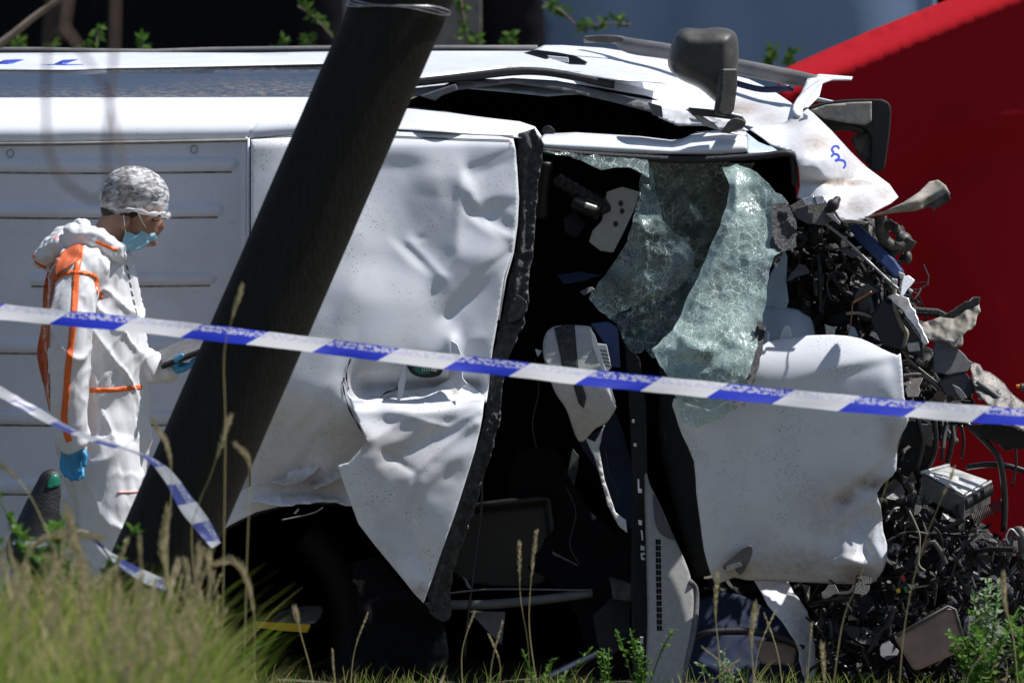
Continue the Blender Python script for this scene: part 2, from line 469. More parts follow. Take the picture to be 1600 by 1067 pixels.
M['seat'] = plain('pale_seat_plastic', (0.56, 0.54, 0.51), 0.6, var=0.1, nscale=50)
M['navy'] = plain('navy_cloth', (0.012, 0.022, 0.06), 0.85, nscale=30)
M['bluepl'] = plain('blue_plastic', (0.02, 0.045, 0.16), 0.4, nscale=20)
M['bluegrey'] = plain('pale_blue_tank', (0.42, 0.5, 0.58), 0.4, var=0.08)
M['steel'] = plain('scraped_steel', (0.45, 0.45, 0.46), 0.35, metal=0.8, dust=0.5, dustc=(0.1, 0.09, 0.08), nscale=25)
M['dirtymetal'] = plain('dirty_metal', (0.11, 0.105, 0.1), 0.5, metal=0.3, dust=0.6, dustc=(0.24, 0.2, 0.16), nscale=30, bump=0.6, bd=0.004)
M['soot'] = plain('soot_black', (0.008, 0.008, 0.008), 0.6, nscale=35, bump=0.9, bd=0.006)
M['engine'] = plain('sooty_metal', (0.013, 0.012, 0.012), 0.5, metal=0.2, dust=0.25, dustc=(0.07, 0.06, 0.05), nscale=35, bump=0.9, bd=0.006)
M['alu'] = plain('pale_aluminium', (0.6, 0.6, 0.57), 0.4, metal=0.5, dust=0.35, dustc=(0.2, 0.17, 0.1), nscale=25)
M['brownbox'] = plain('rusty_brown_case', (0.34, 0.23, 0.185), 0.7, var=0.3, dust=0.4, dustc=(0.1, 0.085, 0.07), nscale=9, bump=0.4)
M['green'] = plain('green_board', (0.01, 0.16, 0.1), 0.35)
M['yellow'] = plain('yellow_plastic', (1.0, 0.62, 0.03), 0.5, var=0.05)
M['red_bit'] = plain('red_plastic', (0.6, 0.04, 0.03), 0.4)
M['green_bit'] = plain('green_plastic', (0.06, 0.3, 0.05), 0.4)
M['orange_bit'] = plain('orange_lens', (0.8, 0.2, 0.03), 0.3)
M['copper'] = plain('copper_pipe', (0.3, 0.13, 0.07), 0.4, metal=0.6)
M['wire'] = plain('tan_wire', (0.33, 0.29, 0.22), 0.6)
M['cable'] = plain('black_cable', (0.015, 0.015, 0.016), 0.3, bump=0.3)
M['inkblue'] = plain('blue_ink', (0.03, 0.06, 0.42), 0.5, var=0.1)
M['whitebit'] = plain('white_plastic', (0.75, 0.75, 0.74), 0.45, var=0.1)
M['concrete'] = plain('grey_block', (0.3, 0.3, 0.28), 0.9, nscale=40)
t = NT('tinted_window'); f = t.ramp(t.noise(60, 9, rough=0.8, vec=t.pos((0.5, 1, 1))), [(0.46, 0.0), (0.66, 0.8)])
at = t.n('ShaderNodeAttribute'); at.attribute_name = 'dirt'
dd = t.math('MULTIPLY', f, at.outputs['Fac'])
t.set(col=t.mix(dd, (0.025, 0.03, 0.045), (0.42, 0.34, 0.24)), rough=t.math('MULTIPLY_ADD', dd, 0.5, 0.22), coat=0.3, spec=0.9); M['window'] = t.m
def shatter(name, tint, opac, dark=0.0, cell=150):
    """laminated glass crazed into small cells: pale where the cracks scatter, clear between them"""
    t = NT(name)
    wn = t.n('ShaderNodeTexNoise'); wn.inputs['Scale'].default_value = 14; wn.inputs['Detail'].default_value = 4; t.l(t.tc.outputs['Object'], wn.inputs['Vector'])
    wa = t.n('ShaderNodeVectorMath'); wa.operation = 'MULTIPLY_ADD'; t.l(wn.outputs['Color'], wa.inputs[0]); wa.inputs[1].default_value = (0.07, 0.07, 0.07); t.l(t.tc.outputs['Object'], wa.inputs[2]); W = wa.outputs[0]
    v1 = t.voro(cell, 'DISTANCE_TO_EDGE', vec=W); v2 = t.voro(cell*0.22, 'DISTANCE_TO_EDGE', vec=W); v3 = t.voro(cell*2.3, 'DISTANCE_TO_EDGE', vec=W)
    c1 = t.ramp(v1, [(0.0, 0.7), (0.14, 0.0)]); c2 = t.math('MULTIPLY', t.ramp(v2, [(0.0, 1.0), (0.055, 0.0)]), t.ramp(t.noise(9, 3), [(0.36, 0.15), (0.55, 1.0)])); c3 = t.ramp(v3, [(0.0, 0.8), (0.16, 0.0)])
    dens = t.ramp(t.noise(7, 6, rough=0.7), [(0.32, 0.0), (0.68, 1.0)])
    cr = t.math('MAXIMUM', t.math('MAXIMUM', t.math('MULTIPLY', c1, dens), t.math('MULTIPLY', c2, 0.9)), t.math('MULTIPLY', c3, t.math('SUBTRACT', 1.0, dens)))
    blot = t.ramp(t.noise(11, 8, rough=0.7), [(0.35, 0.0), (0.7, 1.0)])
    col = t.mix(cr, t.mix(blot, tuple(c*0.55 for c in tint), tint), (0.86, 0.95, 0.92))
    cellc = t.voro(cell, 'F1', out='Color')
    n1 = t.bump(v1, 0.3, 0.005); n2 = t.bump(cellc, 0.45, 0.003, n1); n3 = t.bump(t.noise(24, 3, vec=t.pos((1.6, 1, 0.7))), 0.4, 0.008, n2)
    t.set(col=col, rough=0.16, spec=0.9, normal=n3, coat=0.4, coatr=0.05)
    tr = t.n('ShaderNodeBsdfTransparent'); tr.inputs[0].default_value = (0.55+0.2*(1-dark), 0.78, 0.74, 1)
    mx = t.n('ShaderNodeMixShader')
    a = t.math('ADD', t.math('MULTIPLY', cr, 0.55), t.math('MULTIPLY_ADD', blot, 0.38, opac))
    t.l(t.math('MINIMUM', a, 1.0), mx.inputs[0]); t.l(tr.outputs[0], mx.inputs[1]); t.l(t.b.outputs[0], mx.inputs[2])
    t.l(mx.outputs[0], t.o.inputs['Surface']); return t.m
M['glass'] = shatter('crazed_windscreen', (0.38, 0.58, 0.51), 0.46)
M['glass_thin'] = shatter('crazed_windscreen_thin', (0.15, 0.27, 0.26), 0.12, 0.6)
M['glass_mid'] = shatter('crazed_windscreen_mid', (0.24, 0.4, 0.36), 0.12, 0.3)
t = NT('red_sheet'); f = t.noise(1.2, 3); wv = t.noise(900, 2)
t.set(col=t.mix(f, (0.42, 0.009, 0.016), (0.54, 0.013, 0.022)), rough=0.9, spec=0.1, normal=t.bump(wv, 0.2, 0.001))
tl = t.n('ShaderNodeBsdfTranslucent'); tl.inputs[0].default_value = (0.5, 0.004, 0.006, 1); mx = t.n('ShaderNodeMixShader'); mx.inputs[0].default_value = 0.10
t.l(t.b.outputs[0], mx.inputs[1]); t.l(tl.outputs[0], mx.inputs[2]); t.l(mx.outputs[0], t.o.inputs['Surface']); M['red'] = t.m
M['bluesheet'] = plain('blue_grey_sheeting', (0.22, 0.32, 0.48), 0.6, var=0.12, nscale=2)
M['blackscreen'] = plain('black_screen', (0.008, 0.008, 0.011), 0.9, nscale=6, spec=0.1)
M['post'] = plain('grey_concrete_post', (0.22, 0.2, 0.18), 0.85, nscale=14)
t = NT('creosoted_wood'); g = t.noise(9, 7, vec=t.pos((14, 14, 0.8)), rough=0.6)
c = t.mix(t.ramp(g, [(0.35, 0.0), (0.7, 1.0)]), (0.012, 0.0105, 0.008), (0.024, 0.021, 0.017))
t.set(col=c, rough=0.75, normal=t.bump(g, 0.6, 0.006), spec=0.25); M['pole'] = t.m
t = NT('white_coverall'); f = t.noise(7, 6)
t.set(col=t.mix(f, (0.8, 0.81, 0.83), (0.9, 0.91, 0.93)), rough=0.42, spec=0.35, normal=t.bump(t.noise(30, 7, vec=t.pos((1.3, 1.3, 0.6)), rough=0.6), 0.35, 0.006))
tl = t.n('ShaderNodeBsdfTranslucent'); tl.inputs[0].default_value = (0.9, 0.88, 0.86, 1); mx = t.n('ShaderNodeMixShader'); mx.inputs[0].default_value = 0.18
t.l(t.b.outputs[0], mx.inputs[1]); t.l(tl.outputs[0], mx.inputs[2]); t.l(mx.outputs[0], t.o.inputs['Surface']); M['suit'] = t.m
t = NT('hair_net'); nn = t.ramp(t.noise(55, 2, vec=t.pos((0.8, 0.8, 1.6)), rough=0.4, dist=0.7), [(0.35, 0.0), (0.65, 1.0)])
t.set(col=t.mix(nn, (0.75, 0.75, 0.77), (0.92, 0.92, 0.93)), rough=0.6, normal=t.bump(nn, 0.5, 0.003))
tr = t.n('ShaderNodeBsdfTransparent'); mx = t.n('ShaderNodeMixShader')
t.l(t.math('MULTIPLY_ADD', nn, 0.5, 0.22), mx.inputs[0]); t.l(tr.outputs[0], mx.inputs[1]); t.l(t.b.outputs[0], mx.inputs[2]); t.l(mx.outputs[0], t.o.inputs['Surface']); M['net'] = t.m
t = NT('skin'); t.set(col=t.mix(t.noise(20, 5), (0.34, 0.17, 0.11), (0.44, 0.24, 0.16)), rough=0.5, normal=t.bump(t.noise(120, 4), 0.15, 0.001)); M['skin'] = t.m
M['hair'] = plain('dark_hair', (0.02, 0.014, 0.01), 0.6, nscale=120, bump=0.8)
M['orange'] = plain('orange_seam_tape', (0.9, 0.16, 0.025), 0.5, var=0.08)
M['orangedeep'] = plain('orange_back_panel', (0.62, 0.13, 0.045), 0.6, var=0.12)  # deeper than the seam orange, the back's shade put into the colour
M['pinktape'] = plain('faded_pink_tape', (0.8, 0.35, 0.33), 0.5, var=0.08)
M['maskblue'] = plain('mask_blue', (0.35, 0.62, 0.74), 0.7, var=0.06, nscale=60)
M['glove'] = plain('blue_nitrile', (0.05, 0.3, 0.55), 0.4, var=0.1, nscale=30)
M['white_cord'] = plain('white_cord', (0.8, 0.8, 0.8), 0.6)
M['wood_dry'] = plain('dry_stem', (0.28, 0.22, 0.17), 0.8, var=0.3, nscale=12)
M['vine'] = plain('brown_vine', (0.2, 0.14, 0.11), 0.8, var=0.2, nscale=12)
def leafmat(name, cols, trans=0.35):
    t = NT(name); a = t.n('ShaderNodeAttribute'); a.attribute_name = 'tone'
    c = t.ramp(a.outputs['Fac'], [(i/(len(cols)-1), c) for i, c in enumerate(cols)])
    t.set(col=c, rough=0.5, spec=0.3)
    tl = t.n('ShaderNodeBsdfTranslucent'); t.l(c, tl.inputs[0]); mx = t.n('ShaderNodeMixShader'); mx.inputs[0].default_value = trans
    t.l(t.b.outputs[0], mx.inputs[1]); t.l(tl.outputs[0], mx.inputs[2]); t.l(mx.outputs[0], t.o.inputs['Surface']); return t.m
M['grass'] = leafmat('grass_blades', [(0.10, 0.24, 0.02), (0.22, 0.32, 0.04), (0.36, 0.38, 0.1), (0.6, 0.48, 0.26)], 0.55)
M['seed'] = leafmat('seed_heads', [(0.42, 0.42, 0.18), (0.6, 0.52, 0.3), (0.72, 0.58, 0.42)], 0.4)
M['leaf'] = leafmat('weed_leaves', [(0.05, 0.14, 0.02), (0.10, 0.22, 0.03), (0.2, 0.33, 0.07)], 0.4)
M['leafgrey'] = leafmat('pale_weed_leaves', [(0.16, 0.27, 0.12), (0.28, 0.38, 0.2), (0.45, 0.52, 0.36)], 0.4)
t = NT('soil'); f = t.noise(3, 10, rough=0.7)
t.set(col=t.mix(f, (0.035, 0.03, 0.02), (0.12, 0.1, 0.06)), rough=0.95, normal=t.bump(t.noise(12, 8), 0.8, 0.03)); M['soil'] = t.m
# barrier tape: printed bands, u counts bands along the tape, v runs across it
for TN, WH, BL, TM in (('barrier_tape', (0.84, 0.85, 0.88), (0.014, 0.04, 0.6), 'tape'), ('worn_barrier_tape', (0.5, 0.52, 0.56), (0.06, 0.08, 0.3), 'tapeworn')):
  t = NT(TN); uv = t.n('ShaderNodeSeparateXYZ'); t.l(t.tc.outputs['UV'], uv.inputs[0]); u, v = uv.outputs[0], uv.outputs[1]
  us = t.math('MULTIPLY_ADD', v, -0.16, u); fr = t.math('FRACT', us)
  blue = t.math('LESS_THAN', fr, 0.5)
  mp = t.n('ShaderNodeMapping'); mp.inputs['Scale'].default_value = (26, 5, 1); t.l(t.tc.outputs['UV'], mp.inputs[0])
  ln = t.noise(1.0, 3, vec=mp.outputs[0], rough=0.75)
  band = t.math('MULTIPLY', t.math('GREATER_THAN', v, 0.56), t.math('LESS_THAN', v, 0.95))
  letters = t.math('MULTIPLY', t.ramp(ln, [(0.47, 0.0), (0.52, 1.0)]), band)
  isb = t.math('ABSOLUTE', t.math('SUBTRACT', blue, t.math('MULTIPLY', letters, t.math('MULTIPLY_ADD', blue, 0.5, 0.25))))
  t.set(col=t.mix(isb, WH, BL), rough=0.35, normal=t.bump(t.noise(9, 3), 0.2, 0.006))
  tl = t.n('ShaderNodeBsdfTranslucent'); t.l(t.b.inputs['Base Color'].links[0].from_socket, tl.inputs[0]); mx = t.n('ShaderNodeMixShader'); mx.inputs[0].default_value = 0.5
  t.l(t.b.outputs[0], mx.inputs[1]); t.l(tl.outputs[0], mx.inputs[2]); t.l(mx.outputs[0], t.o.inputs['Surface']); M[TM] = t.m

# ------------------------------------------------------------------ setting
def hill(x, y):
    a = 1 / (1 + math.exp(min(50, (x + 0.0262 * (y + 30)) * 9))); b = math.exp(-((y + 7.0) / 2.6) ** 2)
    return 0.27 * a * b + 0.02 * nz(x*1.3, y*1.3) + 0.02 * nz(x*5, y*5, 3)
xs = sorted(set([-250, -120, -60, -30, -15, -8] + [round(-5+i*0.125, 3) for i in range(81)] + [8, 15, 30, 60, 120, 250]))
ys = sorted(set([-60, -45, -35, -25, -18] + [round(-15+i*0.2, 3) for i in range(100)] + [8, 12, 20, 40, 90, 200, 400]))
vs = [(x, y, hill(x, y)) for y in ys for x in xs]; nx = len(xs)
fs = [(j*nx+i, j*nx+i+1, (j+1)*nx+i+1, (j+1)*nx+i) for j in range(len(ys)-1) for i in range(nx-1)]
tag(mesh('ground', vs, fs, M['soil']), kind='structure')

# background screens, far behind the wreck
BG = 11.0
def cloth(name, outline, Y, mat, folds, amp, step, **k):
    xs = [p[0] for p in outline]
    class D(Depth):
        def __call__(self, pts):
            y = super().__call__(pts)
            return y + amp*np.sin(pts[:, 0]/folds + 1.3*np.sin(pts[:, 0]/folds*0.37 + pts[:, 1]/300)) 
    return sheet(name, outline, D([(0, 0, Y)]), mat, step=step, solid=0.004, **k)
tag(cloth('black_screen', [(-160, -260), (538, -260), (556, 1000), (-160, 1000)], BG, M['blackscreen'], 37, 0.03, 30), 'black fabric screen hung behind the left half of the van', 'screen')
tag(slab('concrete_post', [(537, -260), (584, -260), (580, 860), (533, 860)], BG-0.2, 0.16, M['post']), 'slim grey post half hidden behind the leaning pole', 'post')
tag(slab('concrete_post', [(668, -260), (752, -260), (752, 860), (664, 860)], BG-0.3, 0.2, M['post']), 'wide grey post just right of the leaning pole', 'post')
tag(cloth('black_screen', [(740, -260), (830, -260), (850, 30), (868, 1000), (740, 1000)], BG+0.05, M['blackscreen'], 33, 0.02, 30), 'narrow black screen between the grey post and the blue sheeting', 'screen')
tag(cloth('blue_sheeting', [(822, -260), (1462, -260), (1466, 1000), (860, 1000), (850, 60), (838, 10)], BG+0.2, M['bluesheet'], 31, 0.035, 16), 'blue grey sheeting with faint upright folds behind the mirrors', 'sheeting')
tag(cloth('black_screen', [(1455, -260), (1760, -260), (1760, 1000), (1455, 1000)], BG+0.5, M['blackscreen'], 33, 0.03, 30), 'black screen showing in the corner above the red sheet', 'screen')
# red sheet on a line, its hem rolled over
ROOTR = thing('red_privacy_sheet', (2.6, 4.2, 0), 'large red privacy sheet with a sunlit rolled top hem behind the engine', 'sheet')
class DR(Depth):
    def __call__(self, pts):
        y = super().__call__(pts); x, z = pts[:, 0], pts[:, 1]
        top = 108 - (x-1225)*0.405
        y = y + 0.00022*np.maximum(0, z-top) + 0.04*np.sin((x + 0.42*z)/58 + 1.1*np.sin(z/130)) * np.clip((z-top)/260, 0, 1) + 0.42*np.clip(1-(z-top)/40, 0, 1)**1.5
        for (line, h, wd) in (([(1390, 262), (1440, 215), (1500, 190), (1620, 180)], -0.04, 30), ([(1380, 300), (1470, 262), (1620, 225)], 0.035, 30), ([(1430, 330), (1500, 420), (1560, 500), (1600, 600)], -0.02, 40), ([(1440, 420), (1500, 700), (1520, 900)], 0.04, 36)):
            d, s, t = segd(pts, line); y = y + h*np.exp(-(d/wd)**2) * np.clip((z-top-60)/200, 0, 1)
        return y
red_out = [(1215, 112), (1290, 78), (1370, 44), (1450, 12), (1520, -16), (1600, -46), (1700, -86), (1760, -110), (1760, 1010), (1230, 1010)]
sheet('cloth', red_out, DR([(0, 0, 4.2)]), M['red'], ROOTR, step=11, solid=0.003)
for px in (1228, 1745):
    top = 118 - (px-1215)*0.405
    tube('support_pole', [Vector((P(px, top, 4.3).x, 4.3, -0.05)), P(px, top, 4.3)], 0.02, M['steel'], ROOTR, 10)

# utility pole, leaning
PO = thing('leaning_utility_pole', P(245, 1130, -3.0), 'thick dark leaning utility pole crossing the whole left of the picture', 'pole')
p0, p1 = P(128+80, 1165, -3.0), P(628+80-80, -160+0, -3.0)
a0, a1 = P(195, 1000, -3.0), P(629, 0, -3.0); d = (a1-a0)
p0 = a0 - d*0.30; p1 = a1 + d*0.35
vs = []; fs = []; nS = 26; nR = 40
dn = d.normalized(); sx = dn.cross(Vector((0, 1, 0))).normalized(); sy = sx.cross(dn).normalized()
for j in range(nR+1):
    c = p0.lerp(p1, j/nR)
    for i in range(nS):
        a = 2*math.pi*i/nS; r = 0.1425
        flat = 0.93 if abs(math.sin(a*1.0-0.5)) > 0.985 else 1.0
        rr = r*(1 + 0.012*nz(math.cos(a)*2, math.sin(a)*2, j*0.35))*flat
        vs.append(c + sx*math.cos(a)*rr + sy*math.sin(a)*rr)
for j in range(nR):
    for i in range(nS): fs.append((j*nS+i, j*nS+(i+1) % nS, (j+1)*nS+(i+1) % nS, (j+1)*nS+i))
fs.append(tuple(range(nS))[::-1]); fs.append(tuple(nR*nS+i for i in range(nS)))
pole = mesh('shaft', vs, fs, M['pole'], PO)
for k in range(3):     # wire wound round the head of the pole
    pts = []
    for i in range(37):
        a = 2*math.pi*i/36; c = a0.lerp(a1, 0.985 + 0.0025*k) + dn*(0.048*math.cos(a)*-1)
        pts.append(c + sx*math.cos(a)*0.148 + sy*math.sin(a)*0.148 + dn*0.006*math.sin(3*a+k))
    tube('wire', pts, 0.0028, M['steel'], PO, 6, False)
# dark batten lying against the pole's right flank low down
sheetcol = M['trim']

# ------------------------------------------------------------------ barrier tapes
def tape(name, pts, Y, widths, label, grp, spacing, u0=0.0, mat='tape'):
    """ribbon through photograph points; band length given in pixels"""
    q = crom([(a[0], a[1], y, ww) for a, y, ww in zip(pts, Y, widths)], 14, False)
    vs = []; uvs = []; L = 0; prev = None; NW = 4
    for i, (x, y, Yd, ww) in enumerate(q):
        if prev: L += math.hypot(x-prev[0], y-prev[1])
        a = q[max(0, i-1)]; b = q[min(len(q)-1, i+1)]; dx, dy = b[0]-a[0], b[1]-a[1]; l = math.hypot(dx, dy) or 1
        nxp, nyp = -dy/l, dx/l
        wob = 0.9*math.sin(i*0.23)+0.6*math.sin(i*0.61)
        for k in range(NW+1):
            s = (k/NW - 0.5); hw = ww + 0.7*wob
            yd = Yd - 0.045*s*(1 + 0.3*math.sin(i*0.19)) + 0.0015*math.sin(k*2.1+i*0.2)
            vs.append(P(x + nxp*s*hw, y + nyp*s*hw, yd)); uvs.append((L/spacing/2 + u0, 1 - k/NW))
        prev = (x, y)
    n = NW+1; fs = [(i*n+k, (i+1)*n+k, (i+1)*n+k+1, i*n+k+1) for i in range(len(q)-1) for k in range(NW)]
    o = mesh(name, vs, fs, M[mat]); me = o.data; ul = me.uv_layers.new(name='UVMap')
    for lp in me.loops: ul.data[lp.index].uv = uvs[lp.vertex_index]
    tag(o, label, 'barrier tape', grp); return o
tp = [(-60, 481), (0, 487), (100, 497), (200, 506), (300, 517), (400, 528), (500, 540), (600, 553), (700, 565), (800, 576), (900, 588), (1000, 598), (1100, 608), (1200, 618), (1300, 628), (1400, 637), (1500, 645), (1600, 652), (1680, 658)]
tape('barrier_tape', tp, [-3.6]*4 + [-3.6]*15, [25, 25, 24, 24, 25, 24, 24, 24, 25, 25, 25, 26, 25, 26, 26, 26, 27, 27, 27], 'taut blue and white barrier tape running right across the picture', None, 103.4, u0=-0.665)
tape('barrier_tape', [(-40, 590), (0, 612), (45, 637), (95, 665), (150, 688), (200, 703), (232, 716), (262, 742), (290, 785), (318, 822), (338, 852)], [-3.9]*6+[-4.0, -3.95, -3.9, -3.9, -3.9],
     [17, 16, 15, 12, 8, 5, 7, 18, 26, 26, 16], 'slack twisted barrier tape sagging past the coverall into the grass', None, 36, u0=0.1, mat='tapeworn')
tape('barrier_tape', [(262, 915), (225, 900), (190, 880), (165, 862), (135, 832), (105, 836), (60, 850), (20, 846)], [-4.0]*8,
     [16, 18, 14, 9, 7, 8, 9, 8], 'loose end of barrier tape lying crumpled in the tall grass', None, 34, u0=0.3, mat='tapeworn')

# ------------------------------------------------------------------ plants in front and behind
def fan(vs, fs, tones, root, tip, wdt, tone, bend=0.0, seg=4, face=None):
    """one blade: a tapering bent strip"""
    b = len(vs); d = tip - root; side = (face or Vector((1, 0, 0))); 
    for k in range(seg+1):
        s = k/seg; c = root + d*s + Vector((0, 0, bend*s*(1-s)*4))
        ww = wdt*(1-s)**0.6 if s < 1 else 0.0003
        vs.append(c - side*ww/2); vs.append(c + side*ww/2); tones += [tone, tone]
    for k in range(seg): fs.append((b+2*k, b+2*k+1, b+2*k+3, b+2*k+2))
def foliage(name, vs, fs, tones, mat, parent=None):
    o = mesh(name, vs, fs, mat, parent, smooth=False)
    if len(o.data.vertices) == len(tones):
        at = o.data.attributes.new('tone', 'FLOAT', 'POINT'); at.data.foreach_set('value', np.array(tones, np.float32))
    return o
def grassfield(name, n, xr, yr, hr, dens, tone, seed, wd=(0.004, 0.009)):
    r = random.Random(seed); vs = []; fs = []; tn = []
    for i in range(n):
        for _ in range(20):
            x = r.uniform(*xr); y = r.uniform(*yr)
            if r.random() < dens(x, y): break
        z = hill(x, y) - 0.02; h = r.uniform(*hr) * (0.55 + 0.6*(0.5+0.5*nz(x*2.2, y*1.2, 7))) * dens(x, y)**0.4
        lean = Vector((r.gauss(0.05, 0.36), r.gauss(0, 0.25), r.uniform(0.7, 1))) * h; a = r.uniform(0, math.pi)
        fan(vs, fs, tn, Vector((x, y, z)), Vector((x, y, z)) + lean, r.uniform(*wd), min(1, max(0, tone + r.gauss(0, 0.3) + 0.35*nz(x*3, y*2, 1))), bend=h*0.12, face=Vector((math.cos(a), math.sin(a)*0.6, 0)))
    o = foliage(name, vs, fs, tn, M['grass']); return tag(o, kind='stuff')
def dleft(x, y):
    lim = -0.0345*(y + 30) + 0.07*nz(y*1.1, 4.0)      # tall grass thins out right of the pole
    return 1/(1+math.exp(min(50, (x-lim)*14))) + 0.004
tag(grassfield('tall_grass', 24000, (-1.9, -0.4), (-9.3, -3.9), (0.18, 0.55), dleft, 0.5, 3, (0.003, 0.012)), 'tall mixed green and straw grass filling the lower left', 'grass')
tag(grassfield('low_grass', 9000, (-2.2, 2.1), (-4.0, -0.9), (0.1, 0.24), lambda x, y: 0.5, 0.5, 5, (0.003, 0.006)), 'short dry grass along the foot of the wreck', 'grass')
def seedstalk(name, base, bend_pts, headlen, seed, label=None, grp=None, kind=None, head=0.012, mat='seed'):
    """stem through points, the last part feathered into a seed head"""
    r = random.Random(seed); q = [Vector(p[:3]) for p in crom([tuple(p) for p in [base]+bend_pts], 8, False)]
    vs, fs = tubegeo(q, [0.0015*(1-0.5*i/len(q)) for i in range(len(q))], 4); tn = [0.35]*len(vs)
    L = 0; k = len(q)-1
    while k > 0 and L < headlen: L += (q[k]-q[k-1]).length; k -= 1
    for i in range(k, len(q)-1):
        for _ in range(14):
            c = q[i].lerp(q[i+1], r.random()); d = (q[i+1]-q[i]).normalized()
            s = math.sin(math.pi*min(1, max(0.08, (i-k+0.5)/(len(q)-k))))**0.5
            o = Vector((r.gauss(0, 1), r.gauss(0, 0.6), r.gauss(0, 1))).normalized()*head*s
            fan(vs, fs, tn, c, c+o+d*head*1.6, 0.0034, r.uniform(0.2, 1.0), seg=2, face=d.cross(Vector((0, 1, 0))).normalized())
    return vs, fs, tn
stalks = [ # base px,py,Y, points, head length, label
 ([(392, 1160), (398, 1000), (392, 930), (372, 882), (338, 880)], -4.5, 0.20, 'drooping pale seed head hanging against the dark wheel arch', 0.016),
 ([(500, 1160), (488, 1060), (470, 990), (462, 955)], -3.0, 0.05, 'small seed head in front of the yellow strip', 0.012),
 ([(830, 1180), (826, 1020), (813, 930), (812, 850)], -2.6, 0.10, 'tall upright stalk left of the broken seat back', 0.010),
 ([(858, 1180), (830, 1010), (828, 930), (838, 832)], -2.6, 0.12, 'taller stalk leaning right in the middle of the wreck', 0.010),
 ([(1290, 1180), (1315, 980), (1345, 900), (1375, 790), (1420, 640)], -3.2, 0.0, 'long bare stem rising past the right edge of the bonnet', 0.01),
 ([(1400, 1180), (1412, 990), (1440, 860), (1490, 735)], -3.2, 0.05, 'long thin stem crossing the aluminium module', 0.01),
 ([(1120, 1180), (1125, 1050), (1118, 960), (1121, 900)], -2.8, 0.12, 'slender seed stalk below the fallen bonnet', 0.010),
 ([(1180, 1180), (1178, 1070), (1174, 1000), (1180, 950)], -2.8, 0.12, 'thick seed stalk below the bonnet edge', 0.014),
 ([(1275, 1180), (1288, 1080), (1285, 1010)], -2.8, 0.10, 'short stiff seed stalk under the bonnet corner', 0.012),
 ([(1600, 1180), (1585, 1010), (1572, 950), (1568, 900)], -3.0, 0.12, 'seed stalk at the right edge of the picture', 0.012),
 ([(290, 1130), (268, 980), (262, 900), (255, 860), (262, 800)], -5.0, 0.18, 'straw coloured seed head in front of the pole foot', 0.018),
 ([(180, 1130), (170, 960), (140, 900), (118, 850), (108, 805)], -5.5, 0.20, 'reddish straw seed head in front of the coverall legs', 0.02),
 ([(60, 1130), (30, 960), (40, 870), (90, 835), (150, 838)], -5.5, 0.20, 'arching pale seed head over the grass at far left', 0.02),
 ([(60, 1130), (88, 900), (60, 800), (20, 740), (-20, 720)], -5.5, 0.10, 'thin stalk bowing left beside the coverall', 0.012),
 ([(330, 1130), (300, 860), (310, 790), (330, 740), (358, 655)], -4.8, 0.10, 'tall feathery seed head halfway up the pole', 0.013),
 ([(270, 1130), (262, 860), (268, 760), (262, 700), (240, 660)], -4.8, 0.14, 'feathery seed head near the tape turn', 0.012),
 ([(380, 1130), (385, 900), (390, 760), (388, 720), (372, 698)], -4.8, 0.08, 'short seed tuft at the right flank of the pole', 0.012),
 ([(345, 1130), (352, 700), (350, 560), (362, 500), (378, 450)], -5.0, 0.09, 'tallest faint seed head above the barrier tape', 0.01)]
for i, (pp, Y, hl, lab, hd) in enumerate(stalks):
    pts = [P(x, y, Y) for x, y in pp]
    vs, fs, tn = seedstalk('s', pts[0], pts[1:], hl, i, head=hd)
    tag(foliage('grass_stalk', vs, fs, tn, M['seed']), lab, 'grass stalk', 'seeding grass stalks')
# the many small seed heads nobody could count
r = random.Random(11); vs = []; fs = []; tn = []
for i in range(190):
    if i < 172: y = r.uniform(-9, -4.5); x = -r.uniform(0.033, 0.06)*(y+30); h = r.uniform(0.3, 0.48)
    else: x = r.uniform(-1.0, 2.0); y = r.uniform(-3.4, -1.6); h = r.uniform(0.12, 0.34)
    z = hill(x, y); q = Vector((x, y, z)); a = q + Vector((r.gauss(0, 0.03), 0, h*0.6)); b = a + Vector((r.gauss(0.01, 0.045), r.gauss(0, 0.03), h*0.4))
    v, f, tt = seedstalk('s', q, [a, b], r.uniform(0.06, 0.13), i, head=r.uniform(0.006, 0.011) if i < 172 else 0.005)
    base = len(vs); vs += v; fs += [tuple(k+base for k in g) for g in f]; tn += tt
tag(tag(foliage('seed_grass', vs, fs, tn, M['seed']), kind='stuff'), 'dry seed heads scattered through the grass', 'grass')
